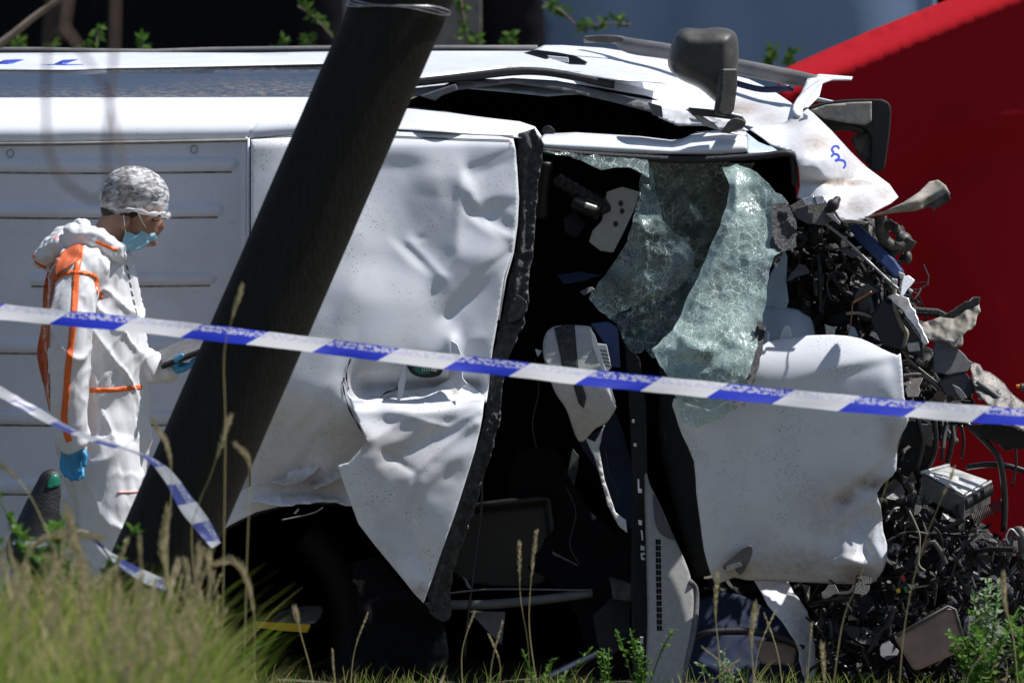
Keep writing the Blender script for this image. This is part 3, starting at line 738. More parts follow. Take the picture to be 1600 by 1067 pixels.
def weed(px, py, Y, h, w, n, mat, label, seed, leaf=(0.02, 0.012), cat='weed', grp=None):
    """leafy plant: upright stems carrying pairs of leaves, each leaf a folded blade"""
    r = random.Random(seed); b = P(px, py, Y); rt = thing('leafy_weed', b, label, cat, grp); vs = []; fs = []; tn = []; sv = []; sf = []
    for i in range(n):
        tip = b + Vector((r.gauss(0, w), r.gauss(0, w*0.7), h*r.uniform(0.6, 1.0))); pts = [b + (tip-b)*s + Vector((0, 0, 0.1*h*math.sin(math.pi*s))) for s in (0, .25, .5, .75, 1)]
        v, f = tubegeo(pts, [0.002]*5, 4, True, len(sv)); sv += v; sf += f
        for k in range(int(20*h/0.3)+6):
            s = r.uniform(0.15, 1.0); j = min(3, int(s*4)); c = pts[j].lerp(pts[j+1], s*4-j); a = r.uniform(0, 2*math.pi)
            d = Vector((math.cos(a), math.sin(a)*0.8, r.uniform(-0.1, 0.9))).normalized()*leaf[0]*r.uniform(0.6, 1.3)
            sd = d.cross(Vector((r.gauss(0, 0.4), r.gauss(0, 0.4), 1))).normalized()*leaf[1]/2*r.uniform(0.7, 1.3); q = len(vs)
            vs += [c, c+d*0.5+sd, c+d, c+d*0.5-sd, c+d*0.5+Vector((0, 0, -leaf[1]*0.2))]; fs += [(q, q+4, q+1), (q+1, q+4, q+2), (q+2, q+4, q+3), (q+3, q+4, q)]
            tn += [r.random()]*5
    foliage('leaves', vs, fs, tn, mat, rt); mesh('stems', sv, sf, M['vine'] if mat is M['seed'] else M['grass'], rt)
    return rt
weed(1525, 1120, -2.2, 0.34, 0.09, 12, M['leaf'], 'bright green leafy weed beside the rusty brown case', 1, (0.032, 0.018))
weed(1545, 1080, -1.9, 0.36, 0.06, 9, M['leafgrey'], 'pale silvery weed standing behind the bright green one', 2, (0.032, 0.013))
weed(1590, 1120, -2.4, 0.36, 0.06, 7, M['leaf'], 'weed cut by the right edge of the picture', 3, (0.03, 0.012))
weed(1000, 1120, -2.0, 0.30, 0.05, 7, M['leaf'], 'small green weed in front of the grey dash panel', 4, (0.022, 0.011))
weed(950, 1120, -2.1, 0.22, 0.03, 4, M['leaf'], 'small weed left of the grey dash panel', 5, (0.022, 0.011))
weed(850, 1140, -2.6, 0.28, 0.05, 6, M['leaf'], 'thin weed at the foot of the tall stalks', 6, (0.022, 0.006))
weed(1135, 1120, -2.2, 0.24, 0.04, 6, M['leafgrey'], 'pale weed below the hanging bonnet', 7, (0.02, 0.008))
weed(65, 960, -5.0, 0.36, 0.10, 9, M['leaf'], 'green weed standing up in the tall grass beside the dark bag', 8, (0.035, 0.02))
weed(140, 990, -5.2, 0.30, 0.10, 8, M['leaf'], 'low green weed in the grass before the coverall', 9, (0.03, 0.02))
# green sprigs behind the van
def sprig(px0, py0, px1, py1, Y, label, seed, n=26, ls=0.05):
    weed_b = P(px0, py0, Y); r = random.Random(seed); vs = []; fs = []; tn = []
    rt = thing('green_sprig', weed_b, label, 'sprig', 'green sprigs behind the van')
    e = P(px1, py1, Y); tube('stem', [weed_b, weed_b.lerp(e, .5)+Vector((0, 0, .02)), e], 0.004, M['vine'], rt, 5)
    for i in range(n):
        c = weed_b.lerp(e, r.uniform(0.1, 1)) + Vector((0, 0, .02)); a = r.uniform(0, 6.3); d = Vector((math.cos(a), r.uniform(-.4, .4), math.sin(a)))*ls*r.uniform(.6, 1.2)
        sd = d.cross(Vector((0, 1, r.gauss(0, .4)))).normalized()*ls*0.22; q = len(vs); vs += [c, c+d*.5+sd, c+d, c+d*.5-sd]; fs += [(q, q+1, q+2, q+3)]; tn += [r.random()]*4
    foliage('leaves', vs, fs, tn, M['leaf'], rt)
for i, (a, b, c, d, lab) in enumerate([(30, 100, 30, 70, 'low sprig at the far left behind the van'), (60, 100, 85, 70, 'low sprig left of the dangling vines'), (150, 110, 152, 48, 'tallest sprig above the left van edge'), (225, 100, 222, 66, 'rounded sprig in the middle of the dark screen'), (130, 100, 128, 76, 'low sprig between the vines and the tallest one'),
    (430, 100, 445, 66, 'sprig just left of the leaning pole'), (490, 90, 480, 62, 'sprig tucked against the leaning pole'), (465, 10, 520, 60, 'sprig hanging diagonally left of the pole'), (720, -5, 728, 70, 'sprig hanging down the grey post'), (742, 90, 745, 62, 'sprig at the foot of the grey post'), (790, 90, 798, 60, 'yellow green sprig at the foot of the narrow black screen'),
    (850, 5, 905, 45, 'pale sprig crossing the blue sheeting from the left'), (900, 50, 985, 38, 'pale sprig lying across the blue sheeting'), (1205, 110, 1210, 84, 'sprig where the red sheet begins'), (1232, 110, 1238, 88, 'tiny sprig against the red hem')]):
    sprig(a, b, c, d, 7.5, lab, i, 24, 0.045)
# blurred dead stems close to the camera, upper left
tag(tube('dead_branch', [P(-60, 110, -5), P(10, 62, -5), P(60, 22, -5), P(130, -25, -5)], [0.012, 0.011, 0.009, 0.008], M['wood_dry'], None, 8, smoothp=5), 'pale dead branch slanting across the top left corner', 'branch')
for pts, r_, lab in (([(82, -30), (76, 40), (72, 120), (72, 180), (76, 230), (92, 272), (120, 300), (150, 312), (170, 290), (166, 240), (172, 160), (178, 80), (180, -20)], 0.0042, 'dead vine hanging in a long loop left of the hair net'),
                     ([(100, -30), (96, 30), (120, 70), (150, 115), (168, 150), (180, 200), (190, 250), (196, 330)], 0.0036, 'dead vine crossing the loop and dropping past the hair net'),
                     ([(108, -30), (100, 30), (92, 60)], 0.007, 'short thick reddish stem at the top left')):
    tag(tube('hanging_vine', [P(x, y, -13) for x, y in pts], r_, M['vine'], None, 6, smoothp=5), lab, 'vine', 'dead vines hanging at upper left')
# ------------------------------------------------------------------ the wrecked van, lying on its side, roof towards us
VAN = thing('wrecked_van', (0.0, 0.9, 0.0), 'crushed white van lying on its side with its roof towards the camera', 'van')
# --- roof, rear half: flat pressing with raised beads
class Roof(Depth):
    beads = [(258, -200, 372, 9), (329, -200, 350, 8.5), (436, 45, 338, 8), (540, -200, 345, 9), (652, -200, 345, 9), (760, -200, 340, 9)]
    def __call__(self, pts):
        y = super().__call__(pts); x, z = pts[:, 0], pts[:, 1]
        for (zc, a, b, hw) in self.beads:
            e = np.clip((x-a)/10, 0, 1)*np.clip((b-x)/10, 0, 1); p = np.clip((hw*e*1.0+2 - np.abs(z-zc-1.2*np.sin(x/90)))/4.5, 0, 1); y = y - 0.011*p*p*(3-2*p)*(e > 0)
        y = y - 0.006*np.clip(1-np.abs(x-384)/5, 0, 1) - 0.004*np.clip(1-np.abs(x-412)/4, 0, 1)
        return y
rd = Roof([(0, 215, 0.0), (390, 215, 0.0), (0, 1100, 0.12), (390, 1100, 0.12), (200, 600, 0.052)], crumple=0.0, fine=0.004, fscale=150)
roof_rear = sheet('roof_panel', [(-120, 221), (100, 219), (388, 215), (389, 765), (322, 846), (290, 880), (272, 960), (262, 1120), (-120, 1120)], rd, M['roofshade'], VAN, step=4.5, solid=0.002)
roof_rear['label'] = 'flat ribbed rear part of the roof, in shade'
for (zc, a, b, hw) in Roof.beads:      # dirt and the dark shade line painted along the lower lip of every pressing
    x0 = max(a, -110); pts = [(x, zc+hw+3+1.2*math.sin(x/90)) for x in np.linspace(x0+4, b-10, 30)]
    decal('grime_shade_streak', strip(pts, 3.2), bvh(roof_rear), M['grime'], VAN, step=5, off=0.0015, solid=0)
gut = [P(x, y, -0.012) for x, y in [(-120, 227), (100, 225), (260, 222), (386, 219)]]
tube('roof_seam', gut, 0.006, M['seam'], VAN, 8)
tube('roof_seam', [P(388, y, -0.008 + (y-215)/885*0.12) for y in range(216, 770, 40)], 0.005, M['roofshade'], VAN, 8)
tube('roof_seam', [P(x, y, -0.008) for x, y in [(396, 221), (470, 213), (520, 210)]], 0.006, M['seam'], VAN, 8)
for x, y in ((16, 240), (303, 234)):
    ring = [P(x + 5*math.cos(a), y + 6*math.sin(a), -0.004) for a in np.linspace(0, 2*math.pi, 17)]
    tube('roof_plug', ring, 0.0016, M['seam'], VAN, 5, False)
slab('paint_chip', [(133, 292), (138, 291), (141, 299), (144, 304), (139, 306), (136, 299)], -0.004+0.02, 0.003, M['black'], VAN, 0)
# --- rounded roof edge along the top
class Rail(Depth):
    def __init__(self, top, bot, y0=0.0, y1=0.24, pw=2.2): self.t, self.b_, self.y0, self.y1, self.pw = top, bot, y0, y1, pw
    def __call__(self, pts):
        t = np.interp(pts[:, 0], *zip(*self.t)); b = np.interp(pts[:, 0], *zip(*self.b_)); s = np.clip((b-pts[:, 1])/(b-t), 0, 1)
        y = self.y0 + (self.y1-self.y0)*s**self.pw - 0.012*np.sin(np.pi*np.clip(s*1.6, 0, 1))
        y = y - 0.002*np.array([nz(x/60, z/30, 2) for x, z in pts])
        gx = np.interp(pts[:, 1], [158, 166, 185, 205, 216], [470, 440, 402, 391, 388]); y = y + 0.012*np.clip(1-np.abs(pts[:, 0]-gx)/2.5, 0, 1)
        return y
sheet('roof_edge', [(-120, 153), (480, 152), (560, 150), (548, 205), (388, 217), (100, 221), (-120, 223)], Rail([(-120, 152), (560, 150)], [(-120, 223), (388, 218), (560, 204)]), M['white_clean'], VAN, step=3.6)
# --- side of the van, now its top: window band, white flank, moulding
sheet('side_window', [(-120, 112), (100, 111), (300, 107), (500, 103), (640, 96), (640, 158), (-120, 158)], Depth([(-120, 158, 0.26), (640, 158, 0.26), (-120, 110, 0.95), (640, 100, 0.95), (250, 132, 0.6)]), M['window'], VAN, step=8, dirt=[(250, 152, (320, 16), 1.0), (420, 140, (180, 16), 1.0), (0, 150, (120, 8), 0.5), (250, 108, (900, 5), 0.5)])
sheet('side_panel', [(-120, 84), (200, 82), (400, 83), (560, 80), (850, 80), (960, 92), (1010, 112), (1040, 130), (960, 124), (870, 112), (790, 106), (640, 124), (600, 104), (500, 101), (300, 105), (100, 109), (-120, 109)],
      Depth([(-120, 84, 1.75), (560, 82, 1.75), (850, 80, 1.7), (1000, 96, 1.4), (-120, 109, 0.95), (300, 106, 0.95), (600, 112, 0.85), (800, 110, 0.55), (950, 116, 0.5)], ridges=[('e', [(640, 112), (760, 92), (900, 96), (1000, 108)], -0.02, 8)], fine=0.008, fscale=60), M['white_clean'], VAN, step=5)
tube('window_gasket', [P(x, y, 0.93) for x, y in [(-120, 110), (100, 110.5), (300, 107), (500, 102.5), (560, 101)]], 0.005, M['rubber'], VAN, 8)
tube('sill_moulding', [P(x, y, 1.85) for x, y in [(-120, 80), (60, 80), (150, 82), (240, 83), (330, 80), (560, 77), (700, 77), (840, 77)]], 0.014, M['moulding'], VAN, 12)
sd = bvh([o for o in VAN.children if o.name.startswith('side_panel')][0])
for (a, b) in ((-8, 38), (84, 122)):
    decal('blue_mark', [(a, 100.5), (a+14, 94), (a+36, 93), (b, 93.5), (b-22, 100.5)], sd, M['inkblue'], VAN, step=4, off=0.01)
decal('blue_mark', [(62, 101), (100, 102.3), (130, 101.5), (130, 100.5), (90, 100.4)], sd, M['inkblue'], VAN, step=4, off=0.01)
# --- cab interior: a closed dark shell
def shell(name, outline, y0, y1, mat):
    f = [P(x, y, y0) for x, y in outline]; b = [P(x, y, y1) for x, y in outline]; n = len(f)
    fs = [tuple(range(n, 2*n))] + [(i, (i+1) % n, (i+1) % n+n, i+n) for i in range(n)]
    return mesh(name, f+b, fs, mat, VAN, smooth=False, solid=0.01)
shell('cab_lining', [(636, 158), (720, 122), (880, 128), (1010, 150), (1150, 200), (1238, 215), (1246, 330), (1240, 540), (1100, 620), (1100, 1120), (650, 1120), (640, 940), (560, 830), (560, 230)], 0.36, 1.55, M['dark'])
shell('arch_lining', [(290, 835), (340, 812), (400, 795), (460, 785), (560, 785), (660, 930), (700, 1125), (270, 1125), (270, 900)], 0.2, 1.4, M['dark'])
# --- crumpled front half of the roof
cab_patch = [(600, 250, 70, 14, 0, -0.10), (672, 350, 27, 66, 0, -0.15), (690, 292, 45, 18, 0, -0.07), (772, 252, 44, 9, -22, -0.2), (770, 320, 40, 12, -14, -0.2), (792, 346, 13, 16, 0, -0.2),
 (745, 442, 66, 13, -42, -0.24), (785, 470, 12, 40, 0, -0.12), (706, 498, 22, 18, 0, -0.05), (730, 280, 8, 16, 0, 0.22), (642, 402, 40, 8, 42, 0.16), (690, 430, 12, 6, 0, 0.1), (752, 348, 34, 7, 36, 0.26), (750, 378, 48, 24, 0, 0.09), (600, 440, 70, 34, 10, 0.06),
 (545, 520, 16, 80, 8, -0.1), (500, 500, 22, 90, 12, -0.07), (560, 320, 22, 60, -8, 0.07), (722, 552, 8, 26, 0, 0.2), (706, 560, 7, 30, 10, -0.2), (740, 540, 20, 10, -30, -0.16), (768, 520, 12, 40, 10, -0.08), (656, 368, 6, 4, 0, -0.10), (658, 376, 7, 4, 0, 0.12),
 (640, 560, 70, 10, 0, -0.12), (450, 700, 140, 90, 0, -0.27, 3), (560, 690, 60, 60, 0, -0.22, 2), (440, 745, 60, 8, -12, 0.12), (470, 720, 40, 7, -40, -0.2), (500, 735, 30, 7, -45, 0.14), (520, 705, 16, 30, 30, 0.12), (430, 770, 80, 8, -10, 0.14), (490, 640, 60, 10, -50, -0.12), (410, 700, 20, 60, 0, 0.06), (540, 745, 30, 9, -20, 0.12)]
cab_out = [(392, 218), (470, 214), (545, 210), (622, 205), (700, 209), (780, 213), (802, 217), (806, 235), (809, 290), (808, 340), (802, 392), (788, 432), (778, 500), (770, 545), (764, 590), (760, 628), (700, 640), (600, 650), (590, 700), (600, 800), (556, 792), (520, 784), (480, 783), (440, 790), (400, 800), (360, 820), (322, 846), (330, 790), (392, 760)]
roof_front = sheet('crumpled_roof', cab_out, Slope((300, 200, 830, 870), [(200, 0.9), (224, 0.9), (232, 0.25), (560, 0.24), (640, 0.1), (860, 0.0)], (230, -0.035), [(a, b_, c, d, e, f*2.3) + tuple(g) for a, b_, c, d, e, f, *g in cab_patch] + [(395, 430, 90, 330, 0, -0.25, 4)], crumple=0.05, scale=42, seed=4, twist=[([(575, 606), (745, 602)], 0.13, 15), ([(722, 262), (716, 340), (714, 400), (690, 430)], -0.010, 14), ([(735, 300), (760, 350), (798, 372)], -0.012, 12), ([(700, 495), (745, 430), (800, 392)], 0.015, 14), ([(640, 378), (690, 430)], -0.009, 9), ([(728, 264), (800, 234)], 0.008, 9), ([(706, 530), (700, 575)], -0.014, 7), ([(446, 752), (465, 738), (485, 745)], 0.014, 6), ([(466, 738), (480, 708), (500, 680)], 0.012, 6), ([(500, 722), (528, 748), (552, 742)], -0.012, 6), ([(405, 762), (446, 752)], 0.01, 5)]), M['white'], VAN, step=4.5,
    dirt=[(470, 760, (90, 45), 0.5), (540, 700, (50, 60), 0.35), (450, 690, (60, 100), 0.25), (560, 600, (20, 40), 0.4)])
roof_front['label'] = 'dented and creased front part of the roof'
rf = bvh(roof_front)
decal('panel_line', strip([(622, 205.5), (700, 209), (802, 213)], 1.6), rf, M['seam'], VAN, step=5, off=0.004, solid=0)
decal('panel_line', strip([(612, 213), (700, 217), (796, 219.5), (799, 226)], 1.8), rf, M['rubber'], VAN, step=5, off=0.004, solid=0)
tube('roof_flange', [P(x, y, z) for x, y, z in [(608, 223.5, -.022), (700, 226.5, -.024), (802, 231, -.03), (806, 260, -0.05), (809, 310, -0.075), (807, 350, -0.1), (801, 395, -0.12), (789, 436, -0.14), (779, 500, -0.17)]], 0.0042, M['white_clean'], VAN, 8)
for ln in ([(538, 590), (536, 604), (546, 640), (562, 668), (575, 690)], [(548, 560), (541, 585), (545, 608)], [(588, 628), (602, 614), (622, 606), (624, 592)]):  # shade along creases and the torn edge, painted as black strips
    q = crom(ln, 4, False); decal('crease_shade_line', strip(q, [1.8 + 1.2*math.sin(i*1.7) for i in range(len(q))]), rf, M['black'], VAN, step=3, off=0.003, solid=0)
for i, (q, cc) in enumerate([([(392, 782), (410, 768), (446, 756), (470, 762), (505, 766), (540, 782), (500, 783), (440, 790)], [(392, 782, -0.05), (540, 782, -0.06), (470, 760, 0.03), (470, 785, -0.12)]),
    ([(420, 752), (446, 742), (462, 722), (478, 704), (500, 698), (512, 716), (492, 738), (470, 752), (446, 758)], [(420, 752, -0.04), (500, 698, 0.02), (512, 716, -0.06), (446, 758, -0.09)]),
    ([(480, 752), (506, 728), (530, 712), (548, 720), (552, 740), (520, 752), (492, 764)], [(480, 752, -0.02), (530, 712, 0.0), (552, 740, -0.1), (492, 764, -0.1)]),
    ([(505, 768), (530, 750), (556, 742), (575, 775), (560, 792), (530, 786)], [(505, 768, -0.01), (556, 742, 0.01), (560, 792, -0.1)])]):
    sheet('torn_fold', jag(q, 8, 1.6, i), Depth([(a, b_, c - 0.06) for a, b_, c in cc], crumple=0.03, scale=22, seed=i*3), M['white_dirty'], VAN, step=3, dirt=[(470, 755, (60, 12), 0.7), (520, 740, (20, 20), 0.5)])
# rounded white edge above the crumpled roof
sheet('roof_edge', [(590, 169), (640, 170), (700, 176), (760, 184), (812, 190), (836, 198), (846, 212), (838, 218), (800, 214), (700, 206), (590, 200)], Depth([(600, 200, 0.0), (800, 214, -0.01), (840, 216, 0.02), (600, 170, 0.32), (760, 184, 0.24), (836, 198, 0.12), (700, 190, 0.07)], fine=0.003, fscale=25), M['white_clean'], VAN, step=3.5)
sheet('door_shut', [(590, 164), (650, 168), (720, 178), (790, 188), (745, 189), (700, 180), (640, 173), (590, 171)], Depth([(600, 172, 0.32), (780, 188, 0.32), (600, 164, 0.36), (700, 180, 0.33)]), M['bluegrey'], VAN, step=4)
# torn flap of roof hanging below the fold
flap_patch = [(650, 634, 110, 8, -2, 0.5, 3), (650, 652, 70, 9, 0, -0.25), (590, 668, 22, 26, -20, 0.25), (640, 690, 70, 12, -28, -0.28), (700, 705, 42, 20, -35, 0.22), (600, 712, 20, 20, 0, 0.12), (560, 760, 30, 60, 0, -0.12), (640, 800, 16, 80, -12, -0.14), (690, 780, 22, 60, 18, 0.12), (735, 700, 12, 50, 12, -0.12), (610, 850, 30, 60, -35, 0.05), (655, 640, 30, 6, 0, 0.2), (700, 730, 30, 10, -40, -0.18), (670, 740, 26, 12, -30, 0.18)]
flap_out = [(541, 612), (548, 620), (562, 623), (600, 630), (650, 631), (700, 627), (757, 622), (754, 650), (750, 672), (742, 705), (728, 750), (712, 800), (696, 845), (680, 890), (662, 942), (648, 928), (630, 905), (606, 876), (586, 852), (560, 818), (546, 780), (527, 727), (545, 722), (556, 710), (573, 690), (562, 664), (552, 638)]
flap = sheet('torn_roof_flap', flap_out, Slope((515, 600, 775, 955), [(600, 0.3), (690, 0.28), (740, 0.08), (800, -0.02), (950, -0.06)], (700, -0.34), [(a, b_, c, d, e, f*2.2) + tuple(g) for a, b_, c, d, e, f, *g in flap_patch], crumple=0.12, scale=30, seed=8, xlean=0.06, twist=[([(575, 690), (640, 652), (700, 668), (752, 640)], -0.012, 8), ([(600, 705), (650, 740), (640, 820), (668, 900)], 0.014, 10), ([(745, 660), (690, 700), (650, 740)], -0.014, 9)]), M['white_dirty'], VAN, step=4,
   dirt=[(610, 700, (40, 50), 0.45), (570, 690, (20, 20), 0.7), (660, 730, (60, 60), 0.3), (600, 840, (30, 60), 0.25), (655, 925, 14, 0.7), (700, 640, (60, 12), 0.2)])
# shelf of bent metal between roof and flap: the fold the light catches
sheet('folded_lip', [(545, 612), (560, 614), (600, 622), (625, 608), (680, 604), (712, 586), (735, 600), (757, 620), (757, 628), (700, 634), (650, 636), (590, 634), (560, 630)],
   Depth([(545, 612, -0.16), (625, 606, -0.14), (712, 588, -0.14), (757, 622, -0.2), (600, 633, -0.27), (700, 634, -0.27)], crumple=0.01, scale=28, fine=0.002, fscale=10), M['white'], VAN, step=3.5, dirt=[(600, 620, (25, 6), 0.6), (710, 610, (8, 10), 0.6)])
sheet('bent_tab', [(704, 532), (714, 538), (721, 556), (722, 590), (730, 600), (715, 610), (700, 588), (706, 560)], Depth([(704, 532, -0.22), (721, 560, -0.25), (715, 610, -0.25), (700, 588, -0.2)], fine=0.004, fscale=10), M['white_clean'], VAN, step=3)
sheet('bent_tab', [(630, 552), (637, 562), (634, 590), (628, 620), (620, 628), (622, 600), (628, 575)], Depth([(630, 552, -0.2), (628, 620, -0.25), (637, 580, -0.24)]), M['white_clean'], VAN, step=3)
# pocket with the torn-out lamp
lamp = slab('roof_lamp', crom([(638, 560), (690, 566), (692, 578), (684, 588), (660, 590), (644, 584), (637, 574)], 3), -0.25, 0.03, M['rubber'], VAN, 0.003)
slab('circuit_board', [(646, 565), (672, 568), (672, 584), (655, 584), (646, 578)], -0.256, 0.008, M['green'], lamp, 0.001)
slab('connector', [(674, 568), (684, 569), (682, 581), (673, 579)], -0.26, 0.012, M['seat'], lamp, 0.001)
for i in range(5): slab('contact', [(660+i*3.4, 570), (661.5+i*3.4, 570), (661+i*3.4, 580), (659.6+i*3.4, 580)], -0.259, 0.004, M['alu'], lamp, 0)
# --- windscreen gasket: ragged black band down the roof's front edge
gk = [(822, 205, 26), (830, 230, 40), (826, 262, 36), (824, 300, 30), (823, 350, 26), (820, 392, 26), (812, 430, 30), (808, 470, 36), (798, 510, 36), (786, 545, 26), (776, 580, 22), (772, 620, 22), (770, 655, 24), (757, 700, 24), (744, 740, 24), (728, 790, 26), (712, 840, 26), (696, 880, 30), (684, 925, 36), (690, 952, 30)]
g2 = strip([(a, b) for a, b, c in gk], [c for a, b, c in gk])
sheet('windscreen_gasket', jag(g2, 9, 1.6, 3), Depth([(822, 205, 0.0), (823, 350, -0.06), (798, 510, -0.12), (770, 655, -0.14), (728, 790, -0.12), (690, 940, -0.08)], ridges=[('g', [(a-6, b) for a, b, c in gk], -0.02, 7, 1)], crumple=0.012, scale=22, fine=0.006, fscale=7), M['frit'], VAN, step=4)
slab('loose_gasket', jag([(808, 460), (822, 470), (824, 486), (810, 500), (795, 505), (790, 490)], 8, 2), -0.14, 0.01, M['frit'], VAN, 0.002)
for pts in ([(756, 630), (762, 618), (775, 606)], [(758, 628), (770, 622), (776, 612)], [(762, 635), (764, 660), (760, 676)]): tube('loose_wire', [P(x, y, 0.02) for x, y in pts], 0.002, M['cable'], VAN, 5)
# --- door frame and door skin above the cab
def bar(name, pts, r, mat, Y=0.0, n=10, sm=5, parent=None):
    """tube through (px, py[, Y[, radius in px]])"""
    q = [P(p[0], p[1], p[2] if len(p) > 2 else Y) for p in pts]; rr = [(p[3] if len(p) > 3 else r)*U for p in pts]
    return tube(name, q, rr, mat, parent or VAN, n, smoothp=sm)
sheet('door_frame', [(590, 124), (660, 122), (740, 113), (800, 107), (860, 109), (905, 116), (980, 132), (1060, 152), (1110, 166), (1158, 180), (1158, 196), (1110, 190), (1040, 178), (1000, 166), (930, 148), (870, 135), (800, 124), (720, 130), (650, 138), (590, 142)],
   Depth([(600, 124, 0.55), (800, 108, 0.5), (1000, 138, 0.45), (1158, 182, 0.25), (600, 140, 0.4), (800, 124, 0.36), (1000, 165, 0.3), (1110, 188, 0.18)]), M['white_clean'], VAN, step=4)
bar('door_seal', [(590, 134, 0.36), (660, 128, 0.36), (740, 119, 0.34), (800, 112.5, 0.33), (840, 112, .33), (880, 117, 0.33), (960, 133, 0.3)], 6.5, M['rubber'])
sheet('inner_door_frame', [(590, 142), (650, 138), (720, 130), (800, 122), (870, 126), (940, 142), (1010, 160), (1040, 172), (1020, 176), (960, 160), (900, 146), (850, 137), (800, 130), (720, 140), (640, 152), (590, 160)], Depth([(600, 142, 0.38), (800, 124, 0.34), (1020, 168, 0.26), (600, 158, 0.36), (800, 132, 0.33)]), M['trim'], VAN, step=5)
sheet('door_glass_remnant', [(706, 133), (760, 128), (812, 124), (860, 132), (914, 146), (880, 148), (856, 150), (800, 144), (730, 138)], Depth([(706, 133, 0.38), (914, 146, 0.36), (812, 124, 0.46), (850, 150, 0.36)]), M['bluegrey'], VAN, step=5, dirt=[(800, 130, (90, 8), 0.9)])  # pale colour stands in for the reflections in the glass
sheet('inner_door_frame', [(1010, 160), (1030, 165), (1100, 178), (1150, 192), (1170, 204), (1140, 205), (1100, 196), (1060, 196), (1030, 184)], Depth([(1010, 160, 0.24), (1170, 204, 0.1), (1060, 196, 0.18), (1100, 178, 0.2)], crumple=0.01, scale=20), M['white_dirty'], VAN, step=4)
slab('hinge_plate', [(1012, 160), (1034, 166), (1036, 184), (1020, 180)], 0.14, 0.02, M['trim'], VAN)
slab('hinge_plate', [(655, 150), (712, 131), (716, 141), (690, 150), (680, 158)], 0.32, 0.02, M['trim'], VAN)
# outer door skin
skin_o = [(830, 82), (838, 76), (850, 71), (880, 71), (940, 75), (1000, 84), (1060, 96), (1120, 112), (1170, 124), (1205, 140), (1235, 160), (1256, 182), (1262, 200), (1245, 210), (1180, 200), (1130, 186), (1060, 166), (980, 146), (905, 130), (880, 112), (850, 100)]
skin = sheet('door_skin', skin_o, Depth([(830, 82, 1.5), (940, 75, 1.6), (1060, 96, 1.5), (1170, 124, 1.3), (1256, 182, 0.6), (880, 112, 0.9), (980, 140, 0.6), (1060, 164, 0.48), (1130, 184, 0.38), (1200, 200, 0.35)], ridges=[('e', [(840, 96), (960, 110), (1060, 140), (1160, 165)], -0.05, 12), ('e', [(1060, 150), (1110, 168), (1150, 182)], 0.08, 12)], crumple=0.02, scale=60, seed=2), M['white_clean'], VAN, step=4, dirt=[(1160, 170, (40, 14), 0.8), (930, 112, (40, 8), 0.4), (1200, 185, (30, 12), 0.5)])
hd = sheet('door_handle', [(818, 83), (838, 78), (870, 82), (898, 87), (915, 96), (912, 101), (888, 100), (856, 90), (850, 92)], Depth([(818, 83, 0.75), (912, 100, 0.55), (870, 80, 0.65)]), M['rubber'], VAN, step=3, solid=0.01)
slab('handle_recess', [(855, 87), (888, 90), (889, 98), (862, 93)], 0.5, 0.01, M['white_clean'], hd, 0.002)
# far door edge: grey moulded tube and lifted strips
bar('side_moulding', [(915, 62, 1.5, 6), (960, 62, 1.4, 7), (985, 72, 1.3, 13), (1050, 82, 1.2, 13), (1120, 98, 1.05, 13), (1200, 114, 0.9, 13), (1240, 122, 0.85, 13), (1278, 128, 0.8, 10)], 12, M['moulding'], n=14)
slab('moulding_end', crom([(912, 60), (930, 56), (965, 57), (975, 63), (950, 68), (925, 66)], 3), 1.3, 0.02, M['mirror'], VAN, 0.003)
sheet('lifted_strip', [(1262, 122), (1280, 116), (1332, 120), (1330, 125), (1300, 125), (1285, 130), (1280, 150), (1262, 168), (1240, 172), (1254, 140)], Depth([(1262, 122, 0.8), (1330, 122, 0.7), (1262, 168, 0.5), (1240, 172, 0.5)]), M['white_clean'], VAN, step=4)
sheet('curved_fin', crom([(1238, 170), (1250, 148), (1275, 128), (1288, 124), (1270, 142), (1258, 160), (1250, 182)], 3), Depth([(1238, 170, 0.35), (1288, 124, 0.5), (1250, 182, 0.3)]), M['white_clean'], VAN, step=3)
slab('lifted_strip', [(1278, 152), (1304, 158), (1300, 162), (1272, 158)], 0.6, 0.03, M['white_clean'], VAN)
bar('inner_strip', [(1142, 128, 1.0), (1190, 140, 0.9), (1238, 138, 0.8)], 5, M['navy'])
# --- windscreen header, now running across the cab
class Pillar(Depth):
    def __call__(self, pts):
        x, z = pts[:, 0], pts[:, 1]; t = np.interp(x, [843, 900, 1000, 1050, 1080, 1130, 1160, 1170], [208, 207, 213, 219, 209, 203, 205, 207]); b = np.interp(x, [843, 900, 1000, 1080, 1240], [232, 236, 241, 244, 238])
        s = np.clip((b-z)/(b-t), 0, 1); return 0.02 + 0.16*s**2 - 0.03*np.sin(np.pi*np.clip(s, 0, 1))
sheet('windscreen_pillar', [(843, 216), (852, 209), (900, 207), (1000, 213), (1050, 219), (1066, 217), (1090, 206), (1130, 203), (1166, 206), (1168, 238), (1120, 242), (1000, 241), (900, 236), (852, 231)], Pillar([(0, 0, 0)]), M['white_clean'], VAN, step=3.5)
sheet('pillar_end', [(1166, 207), (1185, 222), (1200, 228), (1236, 232), (1240, 240), (1168, 240)], Depth([(1166, 207, 0.12), (1240, 236, 0.1), (1168, 240, 0.0)]), M['bluegrey'], VAN, step=4)
bar('header_seal', [(846, 236, 0.0), (900, 241, 0.0), (1000, 247, 0.0), (1080, 250, 0.0), (1180, 245, 0.0), (1232, 240, 0.0), (1240, 255, 0.02), (1242, 290, 0.04)], 5.5, M['rubber'])
slab('ball_joint', crom([(848, 200), (858, 196), (868, 206), (858, 212), (846, 208)], 3), 0.15, 0.03, M['rubber'], VAN)
